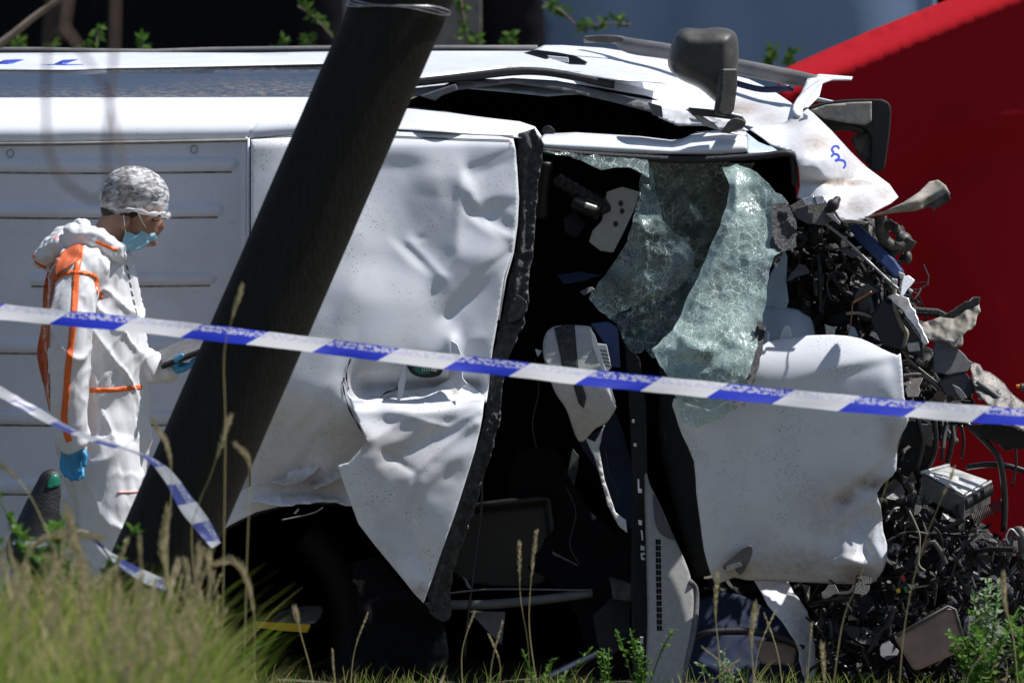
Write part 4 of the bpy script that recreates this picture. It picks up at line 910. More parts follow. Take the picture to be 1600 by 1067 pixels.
# --- front wing with the blue number
wing_o = [(1172, 202), (1182, 198), (1225, 192), (1262, 170), (1272, 178), (1300, 205), (1330, 238), (1355, 262), (1390, 288), (1404, 308), (1392, 318), (1368, 330), (1350, 342), (1330, 347), (1312, 342), (1300, 322), (1262, 316), (1246, 308), (1250, 290), (1248, 262), (1240, 238), (1222, 232), (1204, 226), (1192, 216)]
wing = sheet('front_wing', wing_o, Depth([(1172, 202, 0.12), (1225, 192, 0.3), (1262, 172, 0.35), (1330, 238, 0.25), (1404, 308, 0.12), (1250, 240, 0.0), (1300, 250, 0.06), (1248, 300, 0.02), (1320, 290, 0.08), (1330, 345, -0.06), (1370, 325, -0.02), (1280, 312, 0.0)], ridges=[('e', [(1248, 286), (1300, 284), (1360, 276), (1386, 290)], 0.02, 9, 1), ('e', [(1200, 212), (1262, 214), (1330, 240)], -0.012, 14)], crumple=0.012, scale=40, seed=6, fine=0.0015, fscale=12), M['white_dirty'], VAN, step=3.6,
   dirt=[(1310, 285, (60, 7), 1.0), (1275, 225, (30, 20), 0.7), (1340, 320, (50, 20), 0.6), (1230, 185, (34, 14), 0.6), (1330, 260, (30, 30), 0.5), (1380, 305, 16, 0.6)])
wb = bvh(wing)
def glyph(name, pts, wd): decal(name, strip(crom(pts, 6, False), wd), wb, M['inkblue'], wing, step=1.6, off=0.003, solid=0)
# figure 3 turned on its side with a cut-off 0 above it
glyph('digit', [(1299, 245), (1303, 241), (1309, 242), (1311, 247), (1306, 251), (1312, 250), (1319, 252), (1321, 258), (1318, 263)], 3.3)
glyph('digit', [(1303, 239), (1300, 234), (1303, 229), (1309, 229), (1311, 233)], 3.2)
sheet('torn_strip', [(1340, 342), (1382, 330), (1412, 316), (1436, 300), (1452, 284), (1466, 281), (1478, 290), (1484, 302), (1480, 316), (1466, 312), (1455, 322), (1430, 330), (1390, 334)], Depth([(1340, 342, -0.04), (1430, 310, -0.12), (1484, 302, -0.14), (1455, 322, -0.1), (1452, 284, -0.05)], ridges=[('g', [(1360, 336), (1430, 314), (1475, 296)], -0.02, 9, 1)], fine=0.003, fscale=10), M['beige'], VAN, step=3.5)
slab('torn_tip', jag([(1442, 324), (1466, 308), (1480, 300), (1486, 312), (1474, 318), (1460, 330), (1454, 322)], 6, 2), -0.16, 0.03, M['blackdirty'], VAN, 0.002)
# --- mirrors
domed('mirror_housing', crom([(1044, 104), (1047, 76), (1056, 54), (1070, 44), (1095, 45), (1118, 43), (1140, 46), (1152, 58), (1154, 90), (1150, 125), (1138, 150), (1128, 164), (1116, 158), (1092, 138), (1062, 124)], 3), 0.16, 0.12, 26, M['mirror'], VAN, 3)
sheet('mirror_stalk', [(1128, 108), (1152, 108), (1152, 135), (1147, 172), (1140, 182), (1122, 178), (1126, 150)], Depth([(1128, 108, -0.02), (1152, 110, 0.0), (1146, 175, 0.0), (1124, 176, -0.03)]), M['mirror'], VAN, step=4, solid=0.03)
slab('mirror_base', [(1075, 168), (1120, 172), (1160, 182), (1166, 190), (1120, 184), (1082, 180)], 0.05, 0.06, M['mirror'], VAN)
slab('bracket', jag([(1138, 190), (1150, 184), (1166, 190), (1160, 202), (1146, 206), (1126, 208)], 6, 2), 0.0, 0.05, M['dirtymetal'], VAN)
slab('bracket', [(1070, 170), (1082, 172), (1092, 178), (1120, 196), (1124, 204), (1100, 196)], 0.06, 0.03, M['steel'], VAN)
mo = crom([(1262, 172), (1280, 162), (1320, 156), (1366, 155), (1382, 157), (1392, 168), (1391, 200), (1386, 240), (1382, 262), (1374, 268), (1360, 262), (1362, 230), (1356, 205), (1330, 196), (1290, 194)], 3)
m2 = slab('mirror_housing', mo, 0.42, 0.14, M['rubber'], VAN, 0.012)
m2['label'] = 'far mirror seen from inside, black rim and spattered grey lip'
sheet('mirror_lip', [(1266, 172), (1290, 164), (1330, 160), (1362, 159), (1362, 190), (1352, 196), (1320, 192), (1288, 186)], Depth([(1266, 172, 0.41), (1362, 170, 0.4), (1320, 192, 0.4)]), M['beige'], m2, step=4)
bar('mirror_arm', [(1292, 200, 0.5), (1326, 198, 0.46), (1350, 205, 0.46)], 7, M['mirror'])
slab('mirror_arm', [(1330, 215), (1352, 205), (1366, 198), (1368, 258), (1354, 256), (1340, 240)], 0.46, 0.06, M['blackdirty'], VAN)
slab('inner_strip', [(1255, 176), (1263, 180), (1262, 196), (1255, 196)], 0.28, 0.02, M['bluegrey'], VAN)
# --- windscreen: one torn sheet of laminated glass, hung in folds
def glasspart(name, out, ctrl, mat, rid=(), step=4.0, cr=0.02, sc=40, seed=0, lab=None):
    o = sheet(name, jag(out, 9, 2.0, seed), Depth(ctrl, rid, crumple=cr, scale=sc, seed=seed, fine=0.0012, fscale=12), mat, VAN, step=step, solid=0)
    if lab: o['label'] = lab
    return o
glasspart('windscreen_shard', [(846, 236), (900, 240), (960, 246), (1012, 250), (1014, 278), (1000, 270), (985, 262), (960, 262), (940, 266), (918, 256), (890, 244), (862, 240)], [(846, 236, -0.03), (1012, 250, -0.04), (985, 262, -0.06), (918, 256, -0.05)], M['glass_mid'], seed=1, lab='strip of glass left along the header')
glasspart('windscreen_shard', [(1002, 262), (1018, 262), (1024, 300), (1036, 345), (1052, 362), (1074, 376), (1084, 396), (1082, 425), (1060, 450), (1036, 462), (1010, 470), (986, 480), (952, 498), (936, 486), (920, 466), (936, 440), (958, 412), (976, 385), (988, 350), (998, 310)],
   [(1010, 262, 0.0), (1036, 345, -0.05), (1084, 396, -0.08), (1060, 450, -0.06), (952, 498, -0.04), (920, 466, -0.02), (988, 350, -0.03)], M['glass_mid'], rid=[('e', [(1000, 330), (1010, 400), (1000, 480)], -0.04, 26)], seed=2, lab='curtain of glass torn from the middle')
glasspart('windscreen_shard', [(1006, 250), (1100, 252), (1180, 254), (1172, 270), (1160, 310), (1142, 360), (1120, 405), (1096, 450), (1076, 440), (1070, 380), (1040, 352), (1024, 310), (1014, 276)], [(1006, 250, 0.1), (1180, 254, 0.1), (1100, 330, 0.28), (1040, 340, 0.2)], M['glass_thin'], seed=3, cr=0.03, lab='dark sagging part of the glass')
glasspart('windscreen_shard', [(952, 498), (1010, 470), (1060, 450), (1090, 420), (1110, 400), (1100, 470), (1070, 510), (1040, 530), (1034, 555), (1020, 560), (1008, 545), (990, 556), (975, 535), (966, 510)], [(952, 498, 0.2), (1090, 420, 0.15), (1008, 545, 0.12), (1040, 530, 0.1)], M['glass_thin'], seed=4, cr=0.035)
main = glasspart('windscreen_glass', [(1128, 262), (1150, 256), (1172, 264), (1200, 286), (1232, 318), (1243, 345), (1244, 385), (1224, 392), (1210, 400), (1200, 440), (1192, 500), (1178, 560), (1162, 610), (1150, 640), (1120, 655), (1090, 670), (1068, 660), (1058, 630), (1050, 600), (1030, 570), (1018, 545), (1044, 522), (1060, 500), (1076, 460), (1092, 430), (1112, 380), (1132, 330), (1140, 290)],
   [(1150, 258, -0.02), (1200, 290, -0.05), (1244, 360, -0.12), (1120, 370, -0.10), (1180, 440, -0.16), (1080, 470, -0.15), (1190, 520, -0.24), (1050, 540, -0.24), (1120, 560, -0.30), (1162, 610, -0.31), (1068, 655, -0.28), (1130, 650, -0.31)], M['glass'],
   rid=[('e', [(1150, 262), (1150, 330), (1110, 420), (1070, 500)], -0.03, 22), ('e', [(1165, 290), (1200, 340), (1205, 400)], 0.015, 22), ('v', [(1040, 568), (1100, 568), (1150, 540)], 0.012, 16), ('g', [(1060, 530), (1120, 555)], -0.015, 14)], step=3.0, cr=0.010, sc=60, seed=5, lab='largest hanging piece of crazed green windscreen')
glasspart('windscreen_band', [(1206, 318), (1232, 318), (1244, 345), (1245, 386), (1226, 392), (1212, 420), (1203, 400), (1200, 420), (1206, 370)], [(1210, 320, -0.08), (1245, 386, -0.14), (1203, 410, -0.14)], M['frit'], seed=6, step=3)
glasspart('windscreen_band', [(1184, 500), (1198, 512), (1192, 550), (1180, 590), (1170, 618), (1164, 636), (1136, 634), (1144, 602), (1158, 580), (1170, 545)], [(1184, 500, -0.24), (1198, 512, -0.24), (1136, 634, -0.335), (1164, 636, -0.335)], M['frit'], seed=7, step=3)
glasspart('blue_film', [(1028, 392), (1058, 372), (1076, 378), (1085, 400), (1080, 428), (1056, 446), (1030, 448), (1006, 470), (1002, 440)], [(1028, 392, 0.0), (1085, 400, -0.01), (1006, 470, 0.13)], M['bluepl'], seed=8)
# --- cab fittings
bar('gear_shroud', [(852, 252, 0.3, 14), (848, 300, 0.32, 12), (846, 340, 0.34, 12)], 12, M['black'])
for i in range(7): bar('bellows_ring', [(870+i*11, 276+i*6, 0.3, 10), (876+i*11, 284+i*7, 0.3, 13), (880+i*11, 292+i*7, 0.3, 10)], 10, M['black'], n=12)
cy = bar('steering_lock', [(896, 316, 0.28), (936, 332, 0.26)], 13, M['black']); bar('chrome_sleeve', [(914, 320, 0.245), (932, 326, 0.24)], 4.5, M['alu'], parent=cy)
slab('white_bracket', [(948, 300), (972, 292), (1000, 300), (990, 330), (976, 360), (958, 395), (938, 392), (920, 378), (926, 360), (940, 345)], 0.3, 0.02, M['seat'], VAN)
for x, y in ((970, 318), (962, 350), (972, 330)): slab('screw_hole', crom([(x-4, y), (x, y-5), (x+4, y), (x, y+5)], 3), 0.297, 0.01, M['black'], VAN, 0)
seat_o = crom([(850, 528), (862, 512), (885, 508), (922, 510), (925, 520), (944, 580), (958, 628), (960, 640), (948, 660), (930, 670), (905, 690), (885, 640), (866, 610), (850, 560)], 4)
st_ = sheet('pale_side_trim', seat_o, Depth([(850, 528, 0.0), (922, 510, 0.01), (960, 635, -0.1), (905, 690, -0.02), (870, 600, -0.08)], fine=0.002, fscale=20), M['seat'], VAN, step=5, solid=0.02)
decal('black_fabric_band', [(866, 512), (884, 507), (898, 508), (902, 560), (906, 590), (916, 620), (912, 638), (904, 630), (894, 595), (880, 580), (874, 548)], bvh(st_), M['frit'], st_, step=4, off=0.004)
slab('trim_edge', [(922, 512), (930, 524), (946, 576), (962, 628), (958, 636), (944, 590), (926, 540)], -0.09, 0.02, M['white_clean'], VAN, 0.002)
vent = slab('vent_block', [(930, 536), (948, 538), (956, 574), (950, 580), (940, 576)], -0.06, 0.03, M['whitebit'], VAN)
for i in range(5): slab('vent_slot', [(934+i*1.8, 546+i*6), (948+i*1.6, 548+i*6), (949+i*1.6, 549.5+i*6), (935+i*1.8, 547.5+i*6)], -0.063, 0.005, M['black'], vent, 0)
slab('navy_panel', [(922, 505), (950, 502), (966, 512), (970, 575), (956, 574), (946, 540)], 0.0, 0.02, M['bluepl'], VAN)
sheet('seat_back', crom([(905, 690), (930, 676), (948, 660), (960, 642), (975, 680), (990, 740), (1000, 800), (990, 830), (960, 790), (936, 740)], 3), Depth([(905, 690, 0.12), (960, 642, 0.1), (1000, 800, 0.16), (940, 740, 0.2)], crumple=0.02, scale=40), M['navy'], VAN, step=5)
sheet('light_fabric', [(914, 684), (930, 690), (944, 664), (936, 700), (945, 750), (955, 780), (962, 800), (978, 812), (980, 832), (966, 820), (950, 790), (938, 745), (928, 712)], Depth([(914, 684, -0.03), (980, 684, -0.03), (980, 830, -0.12), (914, 830, -0.12)], crumple=0.01, scale=12), M['seat'], VAN, step=3)
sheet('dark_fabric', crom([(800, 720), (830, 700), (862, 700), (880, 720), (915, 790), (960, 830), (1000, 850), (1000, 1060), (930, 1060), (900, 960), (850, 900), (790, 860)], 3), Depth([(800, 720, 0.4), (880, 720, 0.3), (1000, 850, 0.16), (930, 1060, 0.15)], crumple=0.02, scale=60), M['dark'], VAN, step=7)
sheet('seat_back', crom([(700, 800), (740, 786), (800, 778), (848, 774), (862, 788), (862, 830), (850, 910), (760, 915), (712, 900), (700, 860)], 3), Depth([(700, 800, 0.34), (862, 788, 0.3), (850, 910, 0.32)], ridges=[('g', [(740, 790), (858, 778), (864, 830)], -0.03, 8, 1)]), M['black'], VAN, step=5, solid=0.02)
bar('sill_bar', [(672, 944, 0.12), (760, 944, 0.12), (850, 936, 0.12), (925, 926, 0.14)], 7.5, M['trim'])
bar('sill_bar', [(676, 930, 0.1), (740, 922, 0.1), (800, 920, 0.1), (920, 922, 0.12)], 1.6, M['trim'])
slab('torn_lining', jag([(662, 942), (700, 936), (706, 960), (694, 972), (676, 962)], 6, 2), 0.05, 0.01, M['frit'], VAN, 0.002)
slab('triangular_plate', [(732, 954), (790, 955), (784, 1008), (760, 985)], 0.14, 0.01, M['trim'], VAN)
bar('diagonal_stay', [(856, 1058, 0.02), (900, 1036, 0.05), (962, 1008, 0.12)], 6, M['steel'])
bar('hanging_cable', [(754, 720, 0.15), (752, 800, 0.14), (742, 880, 0.12), (732, 960, 0.1), (726, 1030, 0.1)], 2, M['cable'])
# highlights in gaps of the black trim strip, set in as white bits
trim = slab('black_trim_strip', [(976, 540), (1000, 560), (1010, 640), (1012, 760), (1016, 900), (1018, 1080), (988, 1080), (986, 900), (988, 760), (984, 650)], 0.06, 0.03, M['soot'], VAN)
for q in ([(996, 748), (999, 749), (999, 763), (1003, 764), (1003, 770), (997, 770)], [(997, 812), (1003, 813), (1003, 820), (998, 820)], [(1001, 828), (1004, 829), (1005, 844), (1003, 844)], [(1001, 852), (1007, 853), (1007, 860), (1001, 859)], [(1001, 864), (1008, 863), (1008, 866), (1004, 867), (1005, 871), (1008, 872), (1007, 875), (1002, 874)], [(988, 655), (992, 656), (991, 661), (987, 660)], [(990, 692), (995, 693), (994, 698), (990, 697)], [(1000, 995), (1005, 995), (1005, 1005), (1001, 1006)], [(1001, 1010), (1005, 1011), (1004, 1030), (1002, 1030)]):
    slab('clip', q, -0.03, 0.03, M['whitebit'], trim, 0, tilt=0.3)  # white bits stand in for bright gaps, not for clips
dash_o = crom([(1009, 744), (1016, 758), (1032, 790), (1052, 836), (1070, 875), (1080, 905), (1084, 940), (1080, 985), (1072, 1030), (1058, 1090), (1014, 1090), (1014, 960), (1012, 860)], 4)
dash = sheet('dash_end_panel', dash_o, Depth([(1009, 744, 0.0), (1084, 930, -0.05), (1014, 1090, -0.16), (1058, 1090, -0.14), (1012, 900, -0.09)]), M['dash'], VAN, step=5, solid=0.02)
db = bvh(dash)
decal('dark_inset', crom([(1021, 772), (1030, 788), (1044, 820), (1055, 842), (1040, 838), (1028, 826), (1023, 806)], 3), db, M['dash_dark'], dash, step=4, off=0.004)
for k in range(2):
    for i in range(15): decal('vent_slot', [(1024.5+k*4.2+i*0.15, 842+i*9.6), (1028+k*4.2+i*0.15, 842.6+i*9.6), (1028.2+k*4.2+i*0.15, 850.5+i*9.6), (1024.7+k*4.2+i*0.15, 850+i*9.6)], db, M['dark'], dash, step=6, off=0.002, solid=0.001)
bar('dash_edge', [(1078, 908, -0.05), (1088, 925, -0.03), (1085, 980, -0.07), (1074, 1030, -0.1), (1062, 1080, -0.12)], 4.5, M['trim'])
bar('door_seal', [(1052, 612, 0.2, 22), (1056, 680, 0.2, 26), (1070, 760, 0.18, 24), (1088, 840, 0.16, 20), (1098, 900, 0.16, 14)], 20, M['soot'], n=14)
# lower corner, right of the dash
sheet('inner_wing', jag([(1086, 940), (1110, 930), (1130, 925), (1160, 930), (1200, 950), (1240, 985), (1256, 1010), (1262, 1100), (1060, 1100), (1078, 1010)], 14, 2), Depth([(1086, 940, 0.2), (1160, 930, 0.25), (1250, 1010, 0.2), (1080, 1090, 0.05)], crumple=0.02, scale=60), M['navy'], VAN, step=6, dirt=())
sheet('inner_wing', jag([(1178, 905), (1232, 908), (1240, 925), (1262, 955), (1270, 985), (1276, 1040), (1262, 1090), (1246, 1010), (1222, 970), (1200, 945)], 10, 2), Depth([(1178, 905, 0.1), (1232, 908, 0.12), (1270, 985, 0.0), (1250, 1080, -0.04), (1200, 945, 0.0)], crumple=0.012, scale=40), M['white_dirty'], VAN, step=5, dirt=[(1250, 1000, (20, 60), 0.7)])
bar('arch_trim', [(1080, 1000, 0.0), (1110, 988, 0.0), (1170, 986, 0.0), (1220, 996, -0.02), (1256, 1012, -0.02)], 6, M['rubber'])
sheet('rusty_plate', jag([(1178, 1000), (1244, 1006), (1240, 1040), (1190, 1036)], 9, 2), 0.0, M['brownbox'], VAN, step=6)
slab('pale_tab', jag([(1130, 903), (1138, 904), (1146, 918), (1140, 916)], 5, 0.6), -0.05, 0.01, M['whitebit'], VAN, 0)
# --- crushed bonnet hanging on its side
bon_o = [(1053, 622), (1110, 640), (1165, 600), (1186, 550), (1200, 534), (1240, 526), (1300, 523), (1345, 529), (1378, 545), (1402, 555), (1407, 552), (1410, 580), (1413, 620), (1420, 655), (1410, 676), (1402, 696), (1400, 735), (1386, 750), (1370, 770), (1376, 790), (1380, 830), (1386, 850), (1384, 880), (1374, 900), (1360, 912), (1290, 911), (1200, 907), (1166, 906), (1146, 902), (1122, 912), (1112, 900), (1100, 860), (1094, 815), (1088, 770), (1084, 720), (1066, 680), (1056, 650)]
bon_patch = [(1120, 600, 60, 30, -30, -0.15), (1330, 575, 70, 8, -12, -0.2), (1395, 600, 8, 30, 0, 0.28), (1345, 752, 62, 6, -36, -0.4), (1362, 766, 44, 10, -34, 0.10), (1322, 815, 10, 36, 12, -0.12), (1336, 842, 17, 32, 28, 0.42, 2.5), (1350, 842, 6, 28, -12, -0.5), (1368, 842, 13, 40, 0, 0.34), (1372, 800, 8, 12, 0, -0.4), (1318, 872, 20, 8, 0, 0.3), (1340, 888, 26, 7, 0, -0.5),
 (1360, 895, 14, 8, 0, 0.2), (1150, 880, 20, 24, -30, -0.2), (1180, 866, 16, 10, -30, 0.15), (1100, 820, 14, 90, 8, -0.05), (1200, 700, 90, 60, 20, 0.015), (1400, 720, 12, 26, 0, 0.12), (1406, 668, 12, 10, -30, -0.2)]
bon = sheet('crushed_bonnet', crom(bon_o, 2), Slope((1040, 515, 1430, 925), [(515, 1.2), (545, 0.8), (575, 0.35), (596, 0.03), (700, -0.03), (880, -0.04), (900, -0.6), (925, -1.0)], (640, -0.12), [(a, b_, c, d, e, f*2.4) + tuple(g) for a, b_, c, d, e, f, *g in bon_patch], crumple=0.03, scale=40, seed=3, twist=[([(1310, 785), (1345, 752), (1398, 708)], 0.016, 9), ([(1325, 800), (1318, 870), (1345, 880)], -0.02, 9), ([(1350, 800), (1352, 860)], 0.02, 7), ([(1372, 800), (1366, 850), (1380, 875)], -0.016, 8)]), M['white'], VAN, step=4.2,
   dirt=[(1300, 800, (60, 60), 0.5), (1250, 880, (110, 34), 0.65), (1370, 755, (40, 14), 0.9), (1320, 780, (26, 22), 0.8), (1340, 900, (40, 14), 0.8), (1180, 850, (60, 50), 0.3), (1390, 680, (16, 34), 0.4), (1150, 890, (30, 20), 0.6)])
bb = bvh(bon)
decal('bonnet_recess', crom([(1134, 890), (1142, 862), (1160, 842), (1178, 838), (1186, 852), (1178, 874), (1160, 892), (1146, 900)], 3), bb, M['white_dirty'], bon, step=4, off=-0.012)
hk = slab('bonnet_latch', crom([(1130, 884), (1146, 868), (1160, 856), (1174, 852), (1176, 864), (1168, 882), (1158, 898), (1150, 892), (1146, 884), (1134, 890)], 3), -0.15, 0.02, M['dirtymetal'], bon, 0.003)
slab('latch_tongue', [(1134, 884), (1156, 878), (1160, 884), (1136, 893)], -0.16, 0.01, M['steel'], bon, 0.002)
# pale blue washer tank and bracket between screen and bonnet
tk = sheet('washer_tank', crom([(1186, 486), (1210, 480), (1240, 482), (1262, 492), (1271, 508), (1270, 530), (1240, 540), (1196, 548)], 3), Depth([(1186, 486, 0.16), (1271, 510, 0.16), (1230, 520, 0.04), (1220, 540, 0.06)], ridges=[('e', [(1190, 500), (1225, 520), (1230, 535)], 0.01, 10)]), M['bluegrey'], VAN, step=4)
sheet('tank_neck', [(1205, 425), (1226, 392), (1230, 400), (1228, 440), (1232, 470), (1228, 482), (1192, 484), (1194, 455)], Depth([(1205, 425, 0.2), (1228, 440, 0.16), (1200, 484, 0.16)]), M['bluegrey'], VAN, step=4)
slab('white_prong', crom([(1218, 534), (1222, 515), (1230, 508), (1236, 516), (1236, 532)], 3), 0.02, 0.02, M['white_clean'], VAN)
sheet('a_pillar_foot', [(1196, 548), (1199, 515), (1202, 520), (1202, 542), (1200, 548)], 0.0, M['white_clean'], VAN, step=4)
# --- crushed engine bay
eb = Depth([(1230, 330, 0.5), (1420, 340, 0.6), (1240, 900, 0.5), (1450, 700, 0.6), (1600, 1000, 0.5), (1250, 1100, 0.4)], crumple=0.10, scale=46, seed=3, fine=0.03, fscale=17)
sheet('engine_block', jag([(1236, 305), (1330, 335), (1378, 350), (1392, 400), (1412, 440), (1434, 480), (1444, 540), (1490, 580), (1530, 640), (1478, 680), (1440, 700), (1425, 740), (1470, 770), (1540, 820), (1600, 900), (1720, 930), (1720, 1130), (1090, 1130), (1100, 905), (1240, 880), (1235, 500)], 12, 4, 5), eb, M['engine'], VAN, step=7)
def B(name, pts, r, mat, Y=0.1, n=8, sm=4): return bar(name, pts, r, M[mat], Y, n, sm)
def SL(name, out, Y, d, mat, j=0, tilt=0.0, bev=0.003):
    return slab(name, jag(out, 7, j, int(out[0][0])) if j else out, Y, d, M[mat], VAN, bev, tilt)
# upper right: hinge, beams and hoses under the wing
SL('wing_bracket', [(1234, 322), (1252, 312), (1270, 306), (1286, 310), (1300, 326), (1306, 344), (1288, 352), (1262, 350), (1244, 340)], -0.05, 0.04, 'dirtymetal', 1.5, 0.3)
SL('hinge', [(1252, 310), (1272, 306), (1276, 320), (1258, 322)], -0.08, 0.03, 'steel', 0, 0.4)
SL('hinge', [(1272, 306), (1288, 306), (1288, 318), (1276, 320)], -0.085, 0.03, 'steel', 0, 0.4)
union_k = union('rubber_mount', [('ell', P(1302, 320, -0.06), (0.022, 0.03, 0.022)), ('ell', P(1308, 312, -0.05), (0.014, 0.02, 0.014)), ('ell', P(1296, 328, -0.05), (0.016, 0.02, 0.016))], 0.005, M['rubber'], VAN, 3)
SL('torn_tab', [(1290, 334), (1302, 332), (1314, 348), (1312, 352), (1300, 342)], -0.08, 0.01, 'alu', 1)
SL('torn_tab', [(1312, 342), (1345, 344), (1358, 348), (1352, 351), (1318, 348)], -0.07, 0.01, 'beige', 0.5)
SL('front_beam', [(1326, 352), (1342, 350), (1398, 404), (1412, 424), (1400, 436), (1384, 420), (1340, 376)], 0.12, 0.06, 'bluepl', 0, 0.3, 0.008)
B('bonnet_stay', [(1290, 350), (1320, 374), (1352, 404), (1390, 440), (1404, 452)], 2.4, 'steel', 0.06)
B('hose', [(1376, 338), (1378, 362), (1384, 378), (1398, 386), (1404, 380)], 10, 'blackdirty', 0.14, 12)
B('hose', [(1390, 396), (1404, 388), (1418, 384), (1424, 374)], 9, 'mirror', 0.16, 12)
union('headlamp_shell', [('ell', P(1412, 376, 0.2), (0.03, 0.04, 0.03)), ('ell', P(1400, 358, 0.2), (0.018, 0.03, 0.018)), ('ell', P(1418, 402, 0.2), (0.016, 0.03, 0.024))], 0.006, M['mirror'], VAN, 3)
SL('plug', [(1382, 346), (1392, 342), (1400, 350), (1396, 360), (1384, 358)], 0.12, 0.03, 'rubber', 1.5)
SL('plug', [(1396, 346), (1404, 350), (1404, 364), (1398, 362)], 0.1, 0.02, 'blackdirty', 1)
SL('lamp_clip', [(1394, 434), (1404, 440), (1400, 446), (1392, 440)], 0.02, 0.02, 'whitebit')
SL('lamp_clip', [(1404, 424), (1414, 428), (1412, 438), (1406, 434)], 0.02, 0.02, 'whitebit')
SL('white_bracket', [(1412, 432), (1420, 430), (1430, 438), (1424, 446), (1412, 462), (1406, 464), (1408, 448)], 0.0, 0.02, 'white_clean', 1, 0.5)
SL('white_bracket', [(1421, 450), (1427, 454), (1425, 458), (1419, 455)], 0.0, 0.01, 'white_clean')
SL('radiator_frame', [(1386, 464), (1400, 458), (1420, 466), (1432, 492), (1444, 520), (1452, 536), (1444, 540), (1432, 516), (1412, 488)], 0.05, 0.04, 'steel', 1.5, 0.5)
SL('air_duct', [(1360, 500), (1378, 470), (1396, 476), (1420, 502), (1442, 534), (1444, 560), (1420, 550), (1380, 540)], 0.1, 0.05, 'black', 0, 0.1)
sheet('torn_bumper_skin', jag([(1436, 512), (1456, 500), (1486, 490), (1508, 474), (1530, 464), (1532, 486), (1524, 506), (1504, 524), (1503, 540), (1490, 542), (1470, 532), (1452, 532)], 8, 3, 2), Depth([(1436, 512, 0.05), (1530, 464, 0.06), (1500, 530, -0.02)], crumple=0.02, scale=26, seed=2), M['beige'], VAN, step=3)
SL('bumper_edge', [(1470, 496), (1490, 484), (1522, 464), (1532, 464), (1530, 476), (1510, 484), (1490, 498)], -0.03, 0.02, 'blackdirty', 2.5)
SL('crossmember', [(1460, 532), (1474, 530), (1496, 544), (1520, 566), (1512, 580), (1480, 586), (1460, 582)], 0.0, 0.08, 'trim', 1.5, 0.3)
sheet('crumpled_wing_liner', jag([(1512, 568), (1522, 566), (1556, 588), (1590, 622), (1640, 660), (1640, 690), (1590, 668), (1550, 640), (1524, 612)], 9, 2.5, 3), Depth([(1512, 568, 0.02), (1640, 660, -0.08), (1550, 640, -0.1)], crumple=0.018, scale=26, seed=7), M['dirtymetal'], VAN, step=4)
SL('grille_box', [(1466, 598), (1490, 578), (1510, 582), (1530, 612), (1500, 622), (1478, 618)], -0.02, 0.08, 'black', 0, 0.2, 0.004)
SL('bent_bracket', [(1487, 600), (1500, 606), (1512, 622), (1502, 624), (1494, 614)], -0.06, 0.01, 'steel', 1)
SL('bent_bracket', [(1526, 622), (1548, 612), (1544, 618), (1532, 626)], -0.04, 0.01, 'steel', 0.5)
B('hose', [(1526, 596), (1548, 612), (1566, 626)], 4, 'trim', -0.05)
B('orange_lens', [(1588, 604), (1593, 603)], 3, 'orange_bit', 0.0); B('lens_holder', [(1594, 605), (1612, 605)], 6, 'dirtymetal', 0.02)
B('tan_hose', [(1322, 490), (1345, 490), (1372, 502), (1398, 530), (1416, 556), (1422, 570)], 2.6, 'wire', 0.14)
B('copper_pipe', [(1332, 474), (1346, 466), (1362, 456)], 2.0, 'copper', 0.05)
B('copper_pipe', [(1332, 474), (1330, 500), (1326, 520)], 1.2, 'copper', 0.05)
for k in range(4): B('loose_wire', [(1406, 566+k*4), (1420, 562+k*5), (1430, 570+k*3), (1442, 580+k*2), (1462, 596+k)], 1.4, ['wire', 'dirtymetal', 'cable', 'dirtymetal'][k], 0.1)
B('pipe', [(1408, 588), (1440, 586), (1466, 604), (1472, 610)], 3.6, 'dirtymetal', 0.0)
SL('drilled_plate', [(1416, 536), (1436, 534), (1438, 548), (1420, 550)], 0.03, 0.01, 'alu', 0.6)
SL('inner_bracket', [(1270, 434), (1278, 418), (1288, 430), (1286, 470), (1272, 462)], 0.3, 0.02, 'dirtymetal', 1)
SL('inner_bracket', [(1288, 408), (1304, 404), (1296, 424)], 0.3, 0.01, 'dirtymetal', 1)
SL('relay', [(1288, 506), (1306, 512), (1304, 524), (1290, 524)], 0.15, 0.03, 'alu', 1)
SL('relay', [(1324, 506), (1336, 512), (1342, 528), (1326, 528)], 0.15, 0.03, 'bluegrey', 1)
union('air_filter', [('ell', P(1352, 480, 0.2), (0.03, 0.04, 0.05)), ('ell', P(1366, 494, 0.2), (0.02, 0.03, 0.02))], 0.007, M['mirror'], VAN, 3)
# right edge: hanging cables in front of the red sheet
for i, pts in enumerate([[(1508, 660), (1540, 690), (1562, 720), (1570, 780), (1568, 830)], [(1478, 660), (1474, 690), (1472, 720)], [(1492, 662), (1486, 700), (1480, 724)], [(1502, 664), (1506, 690), (1503, 716)], [(1584, 676), (1588, 720), (1582, 760)], [(1545, 670), (1572, 700), (1588, 690)], [(1510, 730), (1540, 726), (1576, 728), (1620, 742)], [(1432, 650), (1442, 690), (1430, 740)], [(1460, 652), (1462, 700), (1448, 735)]]):
    B('hanging_cable', pts, [5, 3, 4, 2.5, 2, 4, 4.5, 4, 4][i], 'cable', 0.02+0.01*i)
SL('hanging_panel', [(1516, 664), (1560, 658), (1600, 672), (1620, 680), (1620, 700), (1590, 702), (1560, 694), (1530, 680)], 0.0, 0.03, 'engine', 2)
SL('side_casting', [(1408, 655), (1450, 658), (1462, 690), (1452, 740), (1410, 760), (1402, 700)], 0.15, 0.1, 'engine', 3)
SL('side_casting', [(1440, 662), (1458, 664), (1456, 698), (1444, 694)], 0.1, 0.02, 'dirtymetal', 1)
B('chain', [(1481, 664), (1477, 680), (1475, 700)], 2.5, 'alu', 0.0); B('chain', [(1490, 664), (1493, 690)], 2, 'alu', 0.0)
